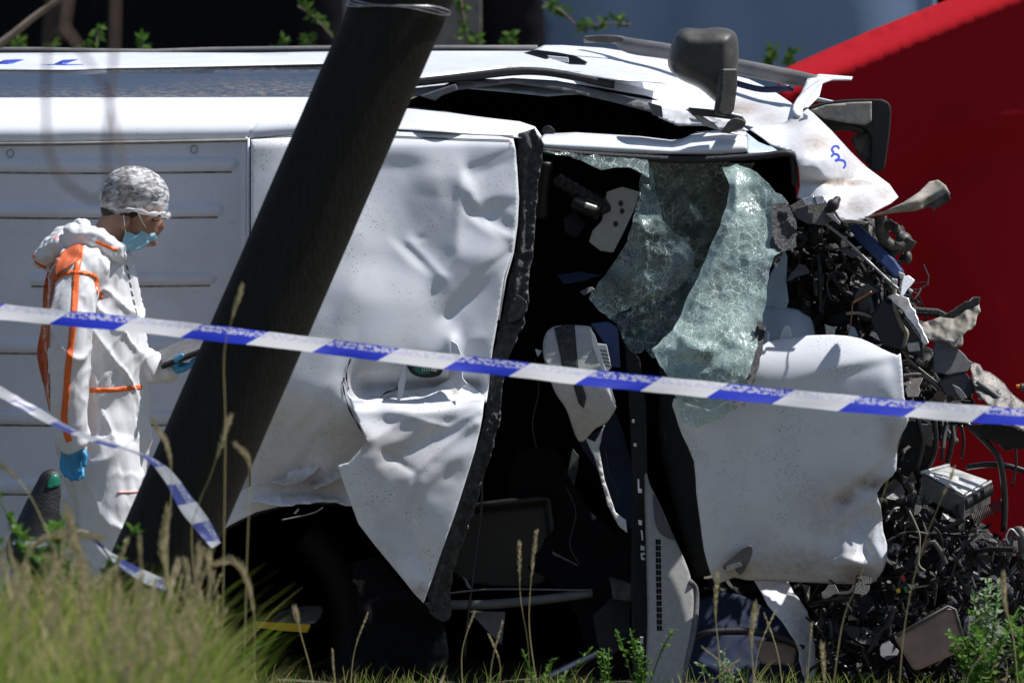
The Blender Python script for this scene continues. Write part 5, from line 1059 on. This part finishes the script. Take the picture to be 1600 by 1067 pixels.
# control module on the heap
MOD = thing('aluminium_module', P(1510, 830, 0.0), 'finned aluminium control box lying on the black heap below the tape', 'module')
top = [P(1440, 742, 0.0), P(1482, 731, 0.2), P(1548, 754, 0.16), P(1506, 778, -0.06)]
h = Vector((0, 0, -0.07)); tv = top + [v + h for v in top]
mesh('case', tv, [(0, 3, 2, 1), (4, 5, 6, 7), (0, 4, 7, 3), (3, 7, 6, 2), (2, 6, 5, 1), (1, 5, 4, 0)], M['dirtymetal'], MOD, smooth=False, bevel=0.003)
lid = [v + Vector((0, 0, 0.003)) for v in top]; c0 = sum(lid, Vector())/4; lid = [c0 + (v-c0)*0.9 for v in lid]
mesh('lid', lid + [v + Vector((0, 0, 0.006)) for v in lid], [(4, 7, 6, 5), (0, 1, 2, 3), (0, 4, 5, 1), (1, 5, 6, 2), (2, 6, 7, 3), (3, 7, 4, 0)], M['alu'], MOD, smooth=False, bevel=0.002)
tube('rim', [top[0]+Vector((0, 0, 0.008)), top[1]+Vector((0, 0, 0.008))], 0.007, M['alu'], MOD, 8)
tube('rim', [top[3]+Vector((0, 0, 0.004)), top[2]+Vector((0, 0, 0.004))], 0.005, M['alu'], MOD, 8)
for i in range(22):
    s = i/21; c = top[3].lerp(top[2], s); tube('fin', [c + Vector((0.004, -0.006, -0.006)), c + Vector((0.006, -0.012, -0.04))], 0.0024, M['rubber'], MOD, 4)
for i in range(20):
    s = i/19; c = P(1518, 802, -0.06).lerp(P(1566, 778, 0.04), s); tube('fin', [c, c + Vector((0.010, -0.01, -0.035))], 0.0022, M['blackdirty'], MOD, 4)
# brown case on the ground
BX = thing('brown_case', P(1455, 1045, -0.35), 'rusty brown metal case tipped on its corner below the heap', 'case')
bo = [(1398, 996), (1480, 950), (1495, 952), (1507, 1000), (1500, 1018), (1440, 1045), (1428, 1048), (1412, 1020)]
slab('case_body', bo, -0.4, 0.16, M['brownbox'], BX, 0.012)
tube('case_rim', [P(1400, 993, -0.4), P(1482, 947, -0.4), P(1492, 952, -0.4), P(1505, 998, -0.4)], 0.006, M['dirtymetal'], BX, 8)
for i in range(5): slab('terminal', [(1444+i*9, 962-i*5), (1450+i*9, 958-i*5), (1453+i*9, 964-i*5), (1447+i*9, 968-i*5)], -0.38, 0.03, M['rubber'], BX, 0.002)
# wires with coloured sleeves above it
for i, (pts, r_, mt) in enumerate([([(1404, 920), (1408, 902), (1420, 892), (1446, 900)], 1.8, 'dirtymetal'), ([(1410, 905), (1418, 925), (1424, 940), (1440, 952)], 2.4, 'blackdirty'), ([(1424, 918), (1440, 916), (1452, 914)], 1.6, 'wire'), ([(1400, 838), (1420, 830), (1450, 834)], 1.4, 'dirtymetal'), ([(1462, 893), (1463, 920), (1460, 946)], 1.8, 'dirtymetal'), ([(1384, 965), (1392, 985), (1386, 1000)], 2, 'wire'), ([(1410, 940), (1414, 955), (1426, 960)], 2, 'dirtymetal'), ([(1577, 850), (1572, 838), (1580, 826), (1592, 838)], 1.4, 'alu')]):
    B('loose_wire', pts, r_, mt, -0.12 - 0.01*i)
B('red_sleeve', [(1410, 899), (1413, 907)], 3, 'red_bit', -0.15); B('green_sleeve', [(1414, 916), (1417, 925)], 3, 'green_bit', -0.15); B('white_tip', [(1436, 896), (1446, 901)], 2.6, 'whitebit', -0.14)
SL('yellow_plug', [(1401, 919), (1407, 919), (1407, 926), (1401, 926)], -0.15, 0.01, 'yellow')
B('pipe_stub', [(1385, 855, -0.02, 9), (1402, 858, -0.08, 9)], 9, 'steel', 0, 14)
SL('tin_plate', [(1325, 962), (1332, 958), (1340, 968), (1326, 970)], -0.1, 0.01, 'beige', 1)
for p in ([(1386, 946), (1402, 946), (1404, 956), (1390, 956)], [(1424, 948), (1434, 950), (1436, 962), (1428, 960)], [(1434, 944), (1448, 944), (1446, 956), (1440, 954)], [(1388, 972), (1400, 976), (1396, 982)]): SL('connector', p, -0.12, 0.02, 'brownbox', 1)
B('bent_pipe', [(1576, 870, -0.1, 5), (1582, 834, -0.1, 5), (1596, 832, -0.12, 9), (1604, 870, -0.12, 12), (1606, 920, -0.1, 12)], 9, 'dirtymetal', 0, 12)
# heap of small black wreckage: too many bits to count
r = random.Random(21); vs = []; fs = []; mats = [M['engine'], M['soot'], M['dirtymetal'], M['blackdirty'], M['steel'], M['black']]; fm = []
zone = [(1236, 320), (1320, 345), (1390, 380), (1425, 470), (1440, 560), (1500, 640), (1440, 700), (1420, 750), (1500, 790), (1600, 860), (1680, 920), (1680, 1110), (1290, 1110), (1260, 920), (1390, 905), (1395, 770), (1420, 660), (1405, 550), (1300, 515), (1240, 500)]
n = 0
while n < 1300:
    x, y = r.uniform(1230, 1680), r.uniform(315, 1110)
    if not inside((x, y), zone): continue
    n += 1; c = P(x, y, r.uniform(0.2, 0.55) if y < 700 else r.uniform(-0.2, 0.4)); k = r.random(); b = len(vs); mi = r.choices(range(6), [7, 10, 1.6, 2.2, 0.5, 5])[0]
    a = Matrix.Rotation(r.uniform(0, 6.3), 3, 'Y') @ Matrix.Rotation(r.uniform(0, 6.3), 3, 'X') @ Matrix.Rotation(r.uniform(0, 6.3), 3, 'Z')
    if k < 0.42:      # torn scrap of sheet, bent along two folds
        L = r.uniform(0.015, 0.075); d1 = a @ Vector((1, 0, 0)); d2 = a @ Vector((0, 0, 1)); d3 = a @ Vector((0, 1, 0))
        v = [c + d1*L*i*r.uniform(.4, .7) + d2*L*j*r.uniform(.2, .6) + d3*r.gauss(0, L*.2) for i in (-1, 0, 1) for j in (-1, 0, 1)]
        f = [(b+i*3+j, b+i*3+j+1, b+i*3+j+4, b+i*3+j+3) for i in (0, 1) for j in (0, 1) if r.random() < .85]
    elif k < 0.52:
        s = (r.uniform(0.006, 0.03), r.uniform(0.002, 0.02), r.uniform(0.004, 0.018))
        if mi == 4: s = (0.008, 0.002, 0.005)
        v = [c + a @ Vector((i*s[0]*r.uniform(.6, 1), j*s[1], l*s[2]*r.uniform(.6, 1))) for i in (-1, 1) for j in (-1, 1) for l in (-1, 1)]
        f = [(0, 1, 3, 2), (4, 6, 7, 5), (0, 4, 5, 1), (2, 3, 7, 6), (0, 2, 6, 4), (1, 5, 7, 3)]; f = [tuple(q+b for q in g) for g in f]
    elif k < 0.85:
        d1 = a @ Vector((1, 0, 0)); L = r.uniform(0.04, 0.22); d2 = Vector((r.gauss(0, .6), r.gauss(0, .4), r.gauss(0, .6)))
        pts = [c + d1*L*(t_-.5) + d2*L*0.5*math.sin(math.pi*t_) + Vector((0, 0, -0.05*t_*t_)) for t_ in (0, .2, .4, .6, .8, 1)]
        v, f = tubegeo(pts, [r.choice((0.0018, 0.003, 0.005, 0.009, 0.014))]*6, 6, True, b)
    else: v, f = ellgeo(c, (r.uniform(.01, .035), r.uniform(.01, .03), r.uniform(.008, .03)), a, 8, 5, b)
    vs += v; fs += f; fm += [mi]*len(f)
o = mesh('small_wreckage', vs, fs, None, VAN, smooth=False, mats=mats, fm=fm); o['kind'] = 'stuff'
for i in range(30):      # torn plates and brackets big enough to tell apart
    while True:
        x, y = r.uniform(1240, 1600), r.uniform(330, 1080)
        if inside((x, y), zone) and not (1425 < x < 1580 and 725 < y < 820) and not (1390 < x < 1515 and 930 < y < 1060): break
    k = r.randint(4, 7); R_ = r.uniform(9, 30); an = sorted(r.uniform(0, 2*math.pi) for _ in range(k)); el = r.uniform(0.35, 0.9); ro = r.uniform(0, 3.1)
    o2 = [(x + R_*(math.cos(a)*math.cos(ro) - el*math.sin(a)*math.sin(ro)), y + R_*(math.cos(a)*math.sin(ro) + el*math.sin(a)*math.cos(ro))) for a in an]
    Y_ = r.uniform(0.1, 0.25) if y < 700 else r.uniform(-0.24, 0.0)
    ob = slab('torn_plate', jag(o2, 8, 2.2, i), Y_, r.uniform(0.004, 0.02), M[r.choice(['dirtymetal', 'trim', 'blackdirty', 'engine', 'engine', 'mirror'])], VAN, 0.002, tilt=r.uniform(-0.6, 1.2))
for i in range(22):
    while True:
        x, y = r.uniform(1250, 1580), r.uniform(330, 1000)
        if inside((x, y), zone): break
    L_ = r.uniform(40, 130); a = r.uniform(-0.6, 2.4); Y_ = r.uniform(0.05, 0.2) if y < 700 else r.uniform(-0.26, -0.1)
    q = [(x + L_*t_*math.cos(a) + 10*math.sin(5*t_+i), y + L_*t_*math.sin(a) + 14*math.sin(3.1*t_) + 5*math.sin(9*t_+i)) for t_ in (0, .25, .5, .75, 1)]
    q = [p for p in q if inside(p, zone)]
    if len(q) > 2: bar('loose_cable', q, r.choice((1.3, 1.8, 2.6, 4)), M[r.choice(['cable', 'cable', 'dirtymetal', 'wire', 'blackdirty', 'rubber'])], Y_, 6, 4)
# scraps hanging in the dark of the cab
for i, (q, y_, mt) in enumerate([([(800, 575), (812, 572), (822, 566), (826, 560), (820, 590)], 0.0, 'blackdirty'), ([(836, 545), (848, 548), (840, 558)], 0.0, 'whitebit'), ([(870, 430), (905, 424), (940, 430), (910, 440), (880, 444)], 0.2, 'navy'), ([(905, 455), (925, 448), (930, 452), (912, 462)], 0.15, 'trim'), ([(895, 700), (905, 712), (898, 760), (886, 740)], 0.2, 'blackdirty'),
    ([(862, 860), (900, 880), (904, 884), (864, 866)], 0.12, 'trim'), ([(722, 900), (730, 905), (738, 920), (730, 918)], 0.1, 'trim'), ([(952, 900), (990, 912), (992, 940), (958, 936)], 0.08, 'blackdirty'), ([(926, 960), (960, 930), (985, 920), (985, 1000), (940, 1040)], 0.1, 'engine'), ([(1030, 560), (1046, 600), (1052, 640), (1040, 700), (1030, 640)], 0.2, 'blackdirty'), ([(880, 340), (900, 330), (915, 350), (900, 372), (884, 364)], 0.3, 'engine'), ([(1020, 380), (1040, 376), (1046, 420), (1026, 430)], 0.32, 'blackdirty')]):
    SL('hanging_scrap', q, y_, 0.008, mt, 1, 0.4)
for i, q in enumerate([[(836, 560), (842, 610), (832, 660), (838, 700)], [(884, 760), (900, 800), (890, 850), (905, 880)], [(946, 700), (952, 742), (966, 770), (958, 800), (968, 816)]]): bar('loose_wire', q, 1.2, M['cable'], 0.06, 5, 4)
# glitter of broken glass lying in the heap and cab
vs = []; fs = []; n = 0
while n < 120:
    x, y = r.uniform(1100, 1650), r.uniform(560, 1100)
    if not inside((x, y), zone): continue
    n += 1; c = P(x, y, -0.28 + r.uniform(0, .25)); b = len(vs); s = r.uniform(0.0015, 0.004)
    vs += [c + Vector((r.gauss(0, s), r.gauss(0, s), r.gauss(0, s))) for _ in range(4)]; fs += [(b, b+1, b+2), (b, b+2, b+3), (b, b+3, b+1), (b+1, b+3, b+2)]
mesh('glass_crumbs', vs, fs, M['whitebit'], VAN, smooth=False)['kind'] = 'stuff'
# --- torn underside in the wheel arch hole
bar('tyre', [(360+190*math.cos(a), 985-195*math.sin(a)*1.0, 0.55, 30) for a in np.linspace(-0.9, 0.9, 12)], 30, M['soot'], n=14, sm=3)
bar('arch_edge', [(326, 846, 0.17), (360, 822, 0.17), (400, 802, 0.17), (450, 789, 0.18), (500, 785, 0.2), (552, 790, 0.22), (584, 800, .22)], 3.5, M['rubber'])
bar('brake_pipe', [(440, 812, 0.2), (470, 806, 0.2), (492, 800, 0.2), (505, 792, 0.2)], 1.4, M['alu'])
SL('clip', [(458, 802), (466, 793), (468, 796), (462, 803)], 0.2, 0.01, 'whitebit')
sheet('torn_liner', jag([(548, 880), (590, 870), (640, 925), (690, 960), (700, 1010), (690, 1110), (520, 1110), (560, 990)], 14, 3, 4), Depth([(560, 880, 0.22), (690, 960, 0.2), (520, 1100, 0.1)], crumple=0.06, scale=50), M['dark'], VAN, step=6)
slab('yellow_strip', [(400, 971), (440, 972), (486, 975), (480, 988), (440, 985), (400, 980)], 0.35, 0.02, M['yellow'], VAN, 0.002)
sheet('pale_rim_piece', crom([(424, 970), (440, 952), (470, 945), (504, 946), (492, 972), (450, 970)], 3), Depth([(424, 970, 0.5), (504, 946, 0.6), (470, 945, 0.64)]), M['dash'], VAN, step=4)
tag(boxo('concrete_block', P(288, 1068, -3.4), (0.09, 0.16, 0.07), (0.2, 0.35, 0.2), M['concrete'], None, 0.008), 'grey broken block lying in the grass at the pole foot', 'block')
# dark bag behind the coverall
BG_ = thing('dark_bag', P(75, 860, -0.45), 'dark bag with a green patch behind the coverall at left', 'bag')
body_b = union('bag_body', [('cap', [P(80, 752, -0.3), P(68, 800, -0.3), P(55, 860, -0.3)], [0.045, 0.07, 0.10]), ('cap', [P(90, 770, -0.3), P(95, 860, -0.3), P(85, 930, -0.3)], [0.04, 0.07, 0.09])], 0.012, M['rubber'], BG_, 6)
decal('green_patch', crom([(73, 756), (80, 742), (90, 740), (95, 748), (94, 758), (84, 762), (74, 762)], 3), bvh(body_b), M['green'], BG_, step=4)

# ------------------------------------------------------------------ person in the white coverall
PE = thing('person', P(165, 1085, -0.75), 'person in a white hooded coverall with orange seams, hair net and mask, reading a tablet', 'person')
Yp = -0.75
def Q(x, y, dy=0.0): return P(x, y, Yp + dy)
Rh = Matrix.Rotation(math.radians(22), 3, 'Y')
prims = [('ell', Q(210, 312), (0.098, 0.078, 0.092), Rh), ('ell', Q(222, 345), (0.06, 0.062, 0.07), Rh), ('ell', Q(212, 368), (0.05, 0.048, 0.045), Matrix.Rotation(math.radians(35), 3, 'Y')),
  ('ell', Q(243, 332), (0.022, 0.05, 0.016)), ('cap', [Q(246, 340), Q(251, 354)], [0.011, 0.015]), ('ell', Q(246, 352), (0.022, 0.022, 0.014)), ('ell', Q(242, 364), (0.018, 0.028, 0.014)), ('ell', Q(236, 378), (0.022, 0.03, 0.018)),
  ('ell', Q(197, 350, -0.076), (0.014, 0.01, 0.026), Rh),
  ('cap', [Q(188, 345), Q(168, 378), Q(152, 412)], [0.062, 0.062, 0.075]),
  ('cap', [Q(148, 420), Q(142, 500), Q(150, 600), Q(160, 660)], [0.105, 0.115, 0.105, 0.09]), ('cap', [Q(128, 425, -0.16), Q(140, 425), Q(128, 425, 0.16)], [0.06, 0.08, 0.06]),
  ('cap', [Q(122, 430, -0.18), Q(112, 560, -0.2), Q(112, 690, -0.19)], [0.05, 0.04, 0.028]), ('cap', [Q(150, 430, 0.18), Q(170, 555, 0.2), Q(262, 575, 0.05)], [0.05, 0.04, 0.028]),
  ('cap', [Q(160, 680, -0.06), Q(172, 860, -0.09), Q(160, 1040, -0.09)], [0.07, 0.055, 0.045]), ('cap', [Q(160, 680, 0.06), Q(156, 860, 0.1), Q(140, 1040, 0.1)], [0.07, 0.055, 0.045]),
  ('cap', [Q(158, 1056, -0.09), Q(205, 1066, -0.09)], [0.04, 0.03]), ('cap', [Q(138, 1056, 0.1), Q(185, 1066, 0.1)], [0.04, 0.03])]
union('body', prims, 0.0075, M['skin'], PE, 3, smf=0.5)
tube('eyebrow', [Q(236, 334, -0.062), Q(244, 333, -0.055), Q(250, 337, -0.04)], 0.0045, M['hair'], PE, 6)
tube('eyelid', [Q(237, 343, -0.058), Q(243, 345, -0.052), Q(248, 344, -0.04)], 0.0028, M['hair'], PE, 5)
union('hair', [('ell', Q(205, 312), (0.101, 0.082, 0.088), Rh), ('ell', Q(214, 298), (0.1, 0.086, 0.078), Rh), ('ell', Q(178, 325), (0.045, 0.06, 0.055))], 0.009, M['hair'], PE, 4)
def netd(v, n):
    a = math.atan2(v.z - Q(213, 300).z, v.x - Q(213, 300).x)
    return 0.0020*abs(nz(v.x*22 + 9 + 1.2*nz(v.x*30, v.y*30, v.z*30), v.y*20, v.z*75)) + 0.001*nz(v.x*70, v.y*50, v.z*40) 
hn = union('hair_net', [('ell', Q(212, 302), (0.112, 0.095, 0.088), Matrix.Rotation(math.radians(14), 3, 'Y')), ('ell', Q(196, 308), (0.09, 0.09, 0.078)), ('ell', Q(232, 316), (0.068, 0.08, 0.045), Rh)], 0.0045, M['net'], PE, 5, netd)
hm = []
for a in np.linspace(0, 2*math.pi, 49):
    hm.append(Q(213 + 50*math.cos(a)*1.0, 330 + 7*math.cos(a) + 1.5*math.sin(7*a), 0.096*math.sin(a)*-1))
tube('net_hem', hm, [0.007 + 0.003*math.sin(i*1.9) for i in range(49)], M['net'], PE, 8, False)
# mask: folded sheet wrapped round nose and chin
mk = [(194, 368), (200, 362), (214, 367), (226, 355), (231, 353), (240, 354), (249, 360), (250, 363), (240, 374), (226, 386), (212, 392), (196, 391), (189, 390)]
mk = [(x, y) for x, y in mk]
class MaskD(Depth):
    def __call__(self, pts):
        x, z = pts[:, 0], pts[:, 1]; s = np.clip((x-190)/60, 0, 1); y = Yp - 0.066 + 0.075*s**2.6
        pl = np.abs(((z + 0.5*(x-190) - 360)/9) % 1 - .5); return y - 0.004*(1-2*pl)
sheet('face_mask', crom(mk, 3), MaskD([(0, 0, 0)]), M['maskblue'], PE, step=2.2)
mf = [(x, y) for x, y in [(200, 364), (226, 354), (250, 361), (248, 366), (228, 384), (198, 390)]]
union('mask_front', [('ell', Q(232, 368), (0.034, 0.042, 0.026), Matrix.Rotation(math.radians(30), 3, 'Y')), ('ell', Q(212, 378), (0.038, 0.05, 0.026), Matrix.Rotation(math.radians(20), 3, 'Y')), ('ell', Q(243, 362), (0.014, 0.026, 0.012))], 0.006, M['maskblue'], PE, 5)
tube('mask_loop', [Q(228, 356, -0.062), Q(222, 346, -0.075), Q(216, 334, -0.082)], 0.0018, M['white_cord'], PE, 5)
tube('mask_loop', [Q(197, 368, -0.068), Q(195, 352, -0.084), Q(193, 336, -0.086)], 0.0018, M['white_cord'], PE, 5)
# coverall: torso, arms and legs as one loose skin
def wr(v, n):
    x = v.x*467; z = v.z*467
    a = abs(nz(v.x*9 + v.z*2.4, v.y*8, v.z*1.6)) ; b = abs(nz(v.x*20 + v.z*6, v.y*16, v.z*3 + 8)); c = nz(v.x*40, v.y*30, v.z*12)
    d = 1 - min(1, abs(nz(v.x*12 - v.z*3, v.y*10, v.z*2 + 20))*7)
    e = (1 - min(1, abs(nz(v.x*7 + v.z*5.5, v.y*7, v.z*2.2 - v.x*3 + 31))*5))**2; g = (1 - min(1, abs(nz(v.x*16 - v.z*9, v.y*12, v.z*7 + 51))*4.5))**2
    return 0.012*a + 0.001*b + 0.004*d + 0.012*e + 0.004*g - 0.005
tors = [('cap', [Q(150, 415), Q(148, 470), Q(150, 540), Q(156, 620), Q(158, 690)], [0.118, 0.135, 0.15, 0.142, 0.145]), ('cap', [Q(175, 405), Q(182, 440), Q(190, 520), Q(192, 600), Q(190, 690), Q(184, 760)], [0.055, 0.07, 0.075, 0.078, 0.085, 0.09]),
   ('cap', [Q(120, 425), Q(98, 520), Q(104, 620)], [0.08, 0.07, 0.06]), ('cap', [Q(128, 424, -0.15), Q(140, 412), Q(128, 424, 0.15)], [0.085, 0.1, 0.085]), ('ell', Q(150, 560), (0.155, 0.165, 0.36)),
   ('ell', Q(160, 690), (0.142, 0.16, 0.26)), ('cap', [Q(166, 710, -0.07), Q(172, 790, -0.085), Q(174, 870, -0.1), Q(168, 960, -0.1), Q(160, 1045, -0.1)], [0.11, 0.108, 0.1, 0.085, 0.07]),
   ('cap', [Q(156, 710, 0.07), Q(150, 780, 0.085), Q(150, 860, 0.1), Q(146, 960, 0.1), Q(140, 1045, 0.1)], [0.11, 0.108, 0.1, 0.085, 0.07]),
   ('cap', [Q(114, 436, -0.18), Q(109, 500, -0.235), Q(107, 560, -0.25), Q(107, 630, -0.25), Q(112, 688, -0.24)], [0.08, 0.078, 0.07, 0.062, 0.046]),
   ('cap', [Q(160, 432, 0.14), Q(180, 540, 0.16), Q(222, 566, 0.1), Q(262, 582, 0.03)], [0.07, 0.07, 0.055, 0.036]), ('cap', [Q(212, 560, 0.0), Q(240, 575, 0.0), Q(262, 580, 0.0)], [0.04, 0.044, 0.032])]
cov = union('coverall', tors, 0.0075, M['suit'], PE, 3, wr, smf=0.5)
cb = bvh(cov)
def hooddisp(v, n): return 0.014*abs(nz(v.x*22, v.y*14, v.z*22)) + 0.006*nz(v.x*50, v.y*50, v.z*50)
hood = union('hood', [('cap', [Q(128, 366, -0.02), Q(98, 380, -0.03), Q(72, 398, -0.03)], [0.03, 0.04, 0.034]), ('cap', [Q(128, 356, 0.1), Q(90, 376, 0.1), Q(66, 404, 0.05)], [0.03, 0.035, 0.03]), ('cap', [Q(120, 372, -0.1), Q(150, 374, -0.125), Q(182, 392, -0.09), Q(192, 404, -0.02)], [0.045, 0.038, 0.03, 0.022]), ('cap', [Q(70, 396, -0.02), Q(62, 410, -0.02), Q(80, 418, -0.02)], [0.026, 0.02, 0.018]), ('cap', [Q(92, 386, -0.08), Q(76, 398, -0.06)], [0.04, 0.03])], 0.0055, M['suit'], PE, 4, hooddisp)
hb = bvh(hood)
def seam(line, wd, tree=cb, mat='orange', off=0.003): decal('seam_tape', strip(crom(line, 6, False), wd), tree, M[mat], PE, step=3.2, off=off)
back = decal('back_panel', crom([(112, 384), (126, 382), (122, 402), (104, 420), (88, 432), (80, 470), (76, 520), (74, 560), (76, 600), (78, 645), (70, 610), (60, 570), (58, 545), (66, 500), (68, 450), (78, 415), (94, 396)], 3), cb, M['orangedeep'], PE, step=3, off=0.012)
seam([(127, 380), (123, 405), (119, 430), (117, 470), (113, 520), (107, 570), (103, 620), (100, 650), (103, 672), (108, 690)], 10)
seam([(82, 442), (96, 430), (116, 425), (136, 427), (150, 434), (152, 448), (159, 466)], 6)
seam([(140, 610), (180, 609), (222, 604)], 7); seam([(184, 769), (216, 768)], 3.4, mat='pinktape'); seam([(150, 378), (168, 386), (184, 391)], 5, hb)
seam([(52, 398), (56, 410), (72, 419)], 3.5, hb); seam([(84, 374), (92, 368)], 4, hb, 'pinktape')
for i in range(9): decal('zip_tooth', [(194+i*2.6+max(0, i-4)*0.4, 400+i*13.5), (196.5+i*2.6+max(0, i-4)*0.4, 401+i*13.5), (199+i*2.5+max(0, i-4)*0.4, 409+i*13.5), (196.5+i*2.5+max(0, i-4)*0.4, 408+i*13.5)], cb, M['trim'], PE, step=4, off=0.003)
# gloves with five fingers each
def gl(prims, nm='glove'): return union(nm, prims, 0.0042, M['glove'], PE, 2, lambda v, n: 0.0016*nz(v.x*90, v.y*90, v.z*60), smf=0.5)
gy = -0.24
gl([('ell', Q(112, 712, gy), (0.038, 0.02, 0.045)), ('cap', [Q(110, 690, gy), Q(112, 706, gy)], [0.034, 0.03]), ('cap', [Q(98, 718, gy-.005), Q(97, 732, gy-.01), Q(103, 742, gy-.02)], [0.0105, 0.010, 0.0085]), ('cap', [Q(106, 722, gy-.005), Q(107, 740, gy-.01), Q(112, 749, gy-.022)], [0.0105, 0.010, 0.0085]), ('cap', [Q(115, 722, gy-.005), Q(118, 740, gy-.01), Q(122, 748, gy-.024)], [0.0105, 0.010, 0.0085]), ('cap', [Q(124, 718, gy), Q(128, 734, gy-.005), Q(129, 744, gy-.02)], [0.0095, 0.009, 0.008]), ('cap', [Q(124, 698, gy-.012), Q(133, 712, gy-.02), Q(132, 726, gy-.026)], [0.0125, 0.011, 0.009])])
g2y = 0.0
gl([('ell', Q(283, 575, g2y), (0.034, 0.03, 0.016), Matrix.Rotation(math.radians(-18), 3, 'Y')), ('cap', [Q(266, 574, g2y), Q(274, 570, g2y)], [0.026, 0.024])] + [('cap', [Q(286+k*3, 575-k, g2y-0.03+k*0.018), Q(297+k*3, 571-k, g2y-0.03+k*0.018), Q(304+k*2, 562-k, g2y-0.03+k*0.018)], [0.0095, 0.009, 0.008]) for k in range(4)] + [('cap', [Q(274, 568, g2y-0.03), Q(276, 560, g2y-0.065), Q(284, 556, g2y-0.085)], [0.011, 0.0105, 0.009])])
# shoes covered by the trouser legs
union('shoe', [('cap', [Q(156, 1060, -0.1), Q(205, 1066, -0.1)], [0.05, 0.04])], 0.01, M['suit'], PE, 3); union('shoe', [('cap', [Q(136, 1060, 0.1), Q(185, 1066, 0.1)], [0.05, 0.04])], 0.01, M['suit'], PE, 3)
TB = thing('tablet', Q(285, 556, 0.0), 'dark tablet held level in the gloved hand beside the leaning pole', 'tablet')
c = Q(287, 548, 0.0); ax = (Q(322, 535, 0.02)-Q(252, 562, 0.02)).normalized(); az = Vector((0.12, -0.35, 0.93)); az = (az - ax*az.dot(ax)).normalized(); ay = az.cross(ax)
def bx(name, cc, s, mat, bev=0.003, par=TB):
    vs = [cc + ax*x*s[0]/2 + ay*y*s[1]/2 + az*z*s[2]/2 for x in (-1, 1) for y in (-1, 1) for z in (-1, 1)]
    return mesh(name, vs, [(0, 1, 3, 2), (4, 6, 7, 5), (0, 4, 5, 1), (2, 3, 7, 6), (0, 2, 6, 4), (1, 5, 7, 3)], mat, par, smooth=False, bevel=bev)
bx('case', c, (0.17, 0.13, 0.016), M['rubber']); bx('screen', c + az*0.009, (0.155, 0.115, 0.003), M['trim'], 0.0005)
bpy.context.view_layer.update()
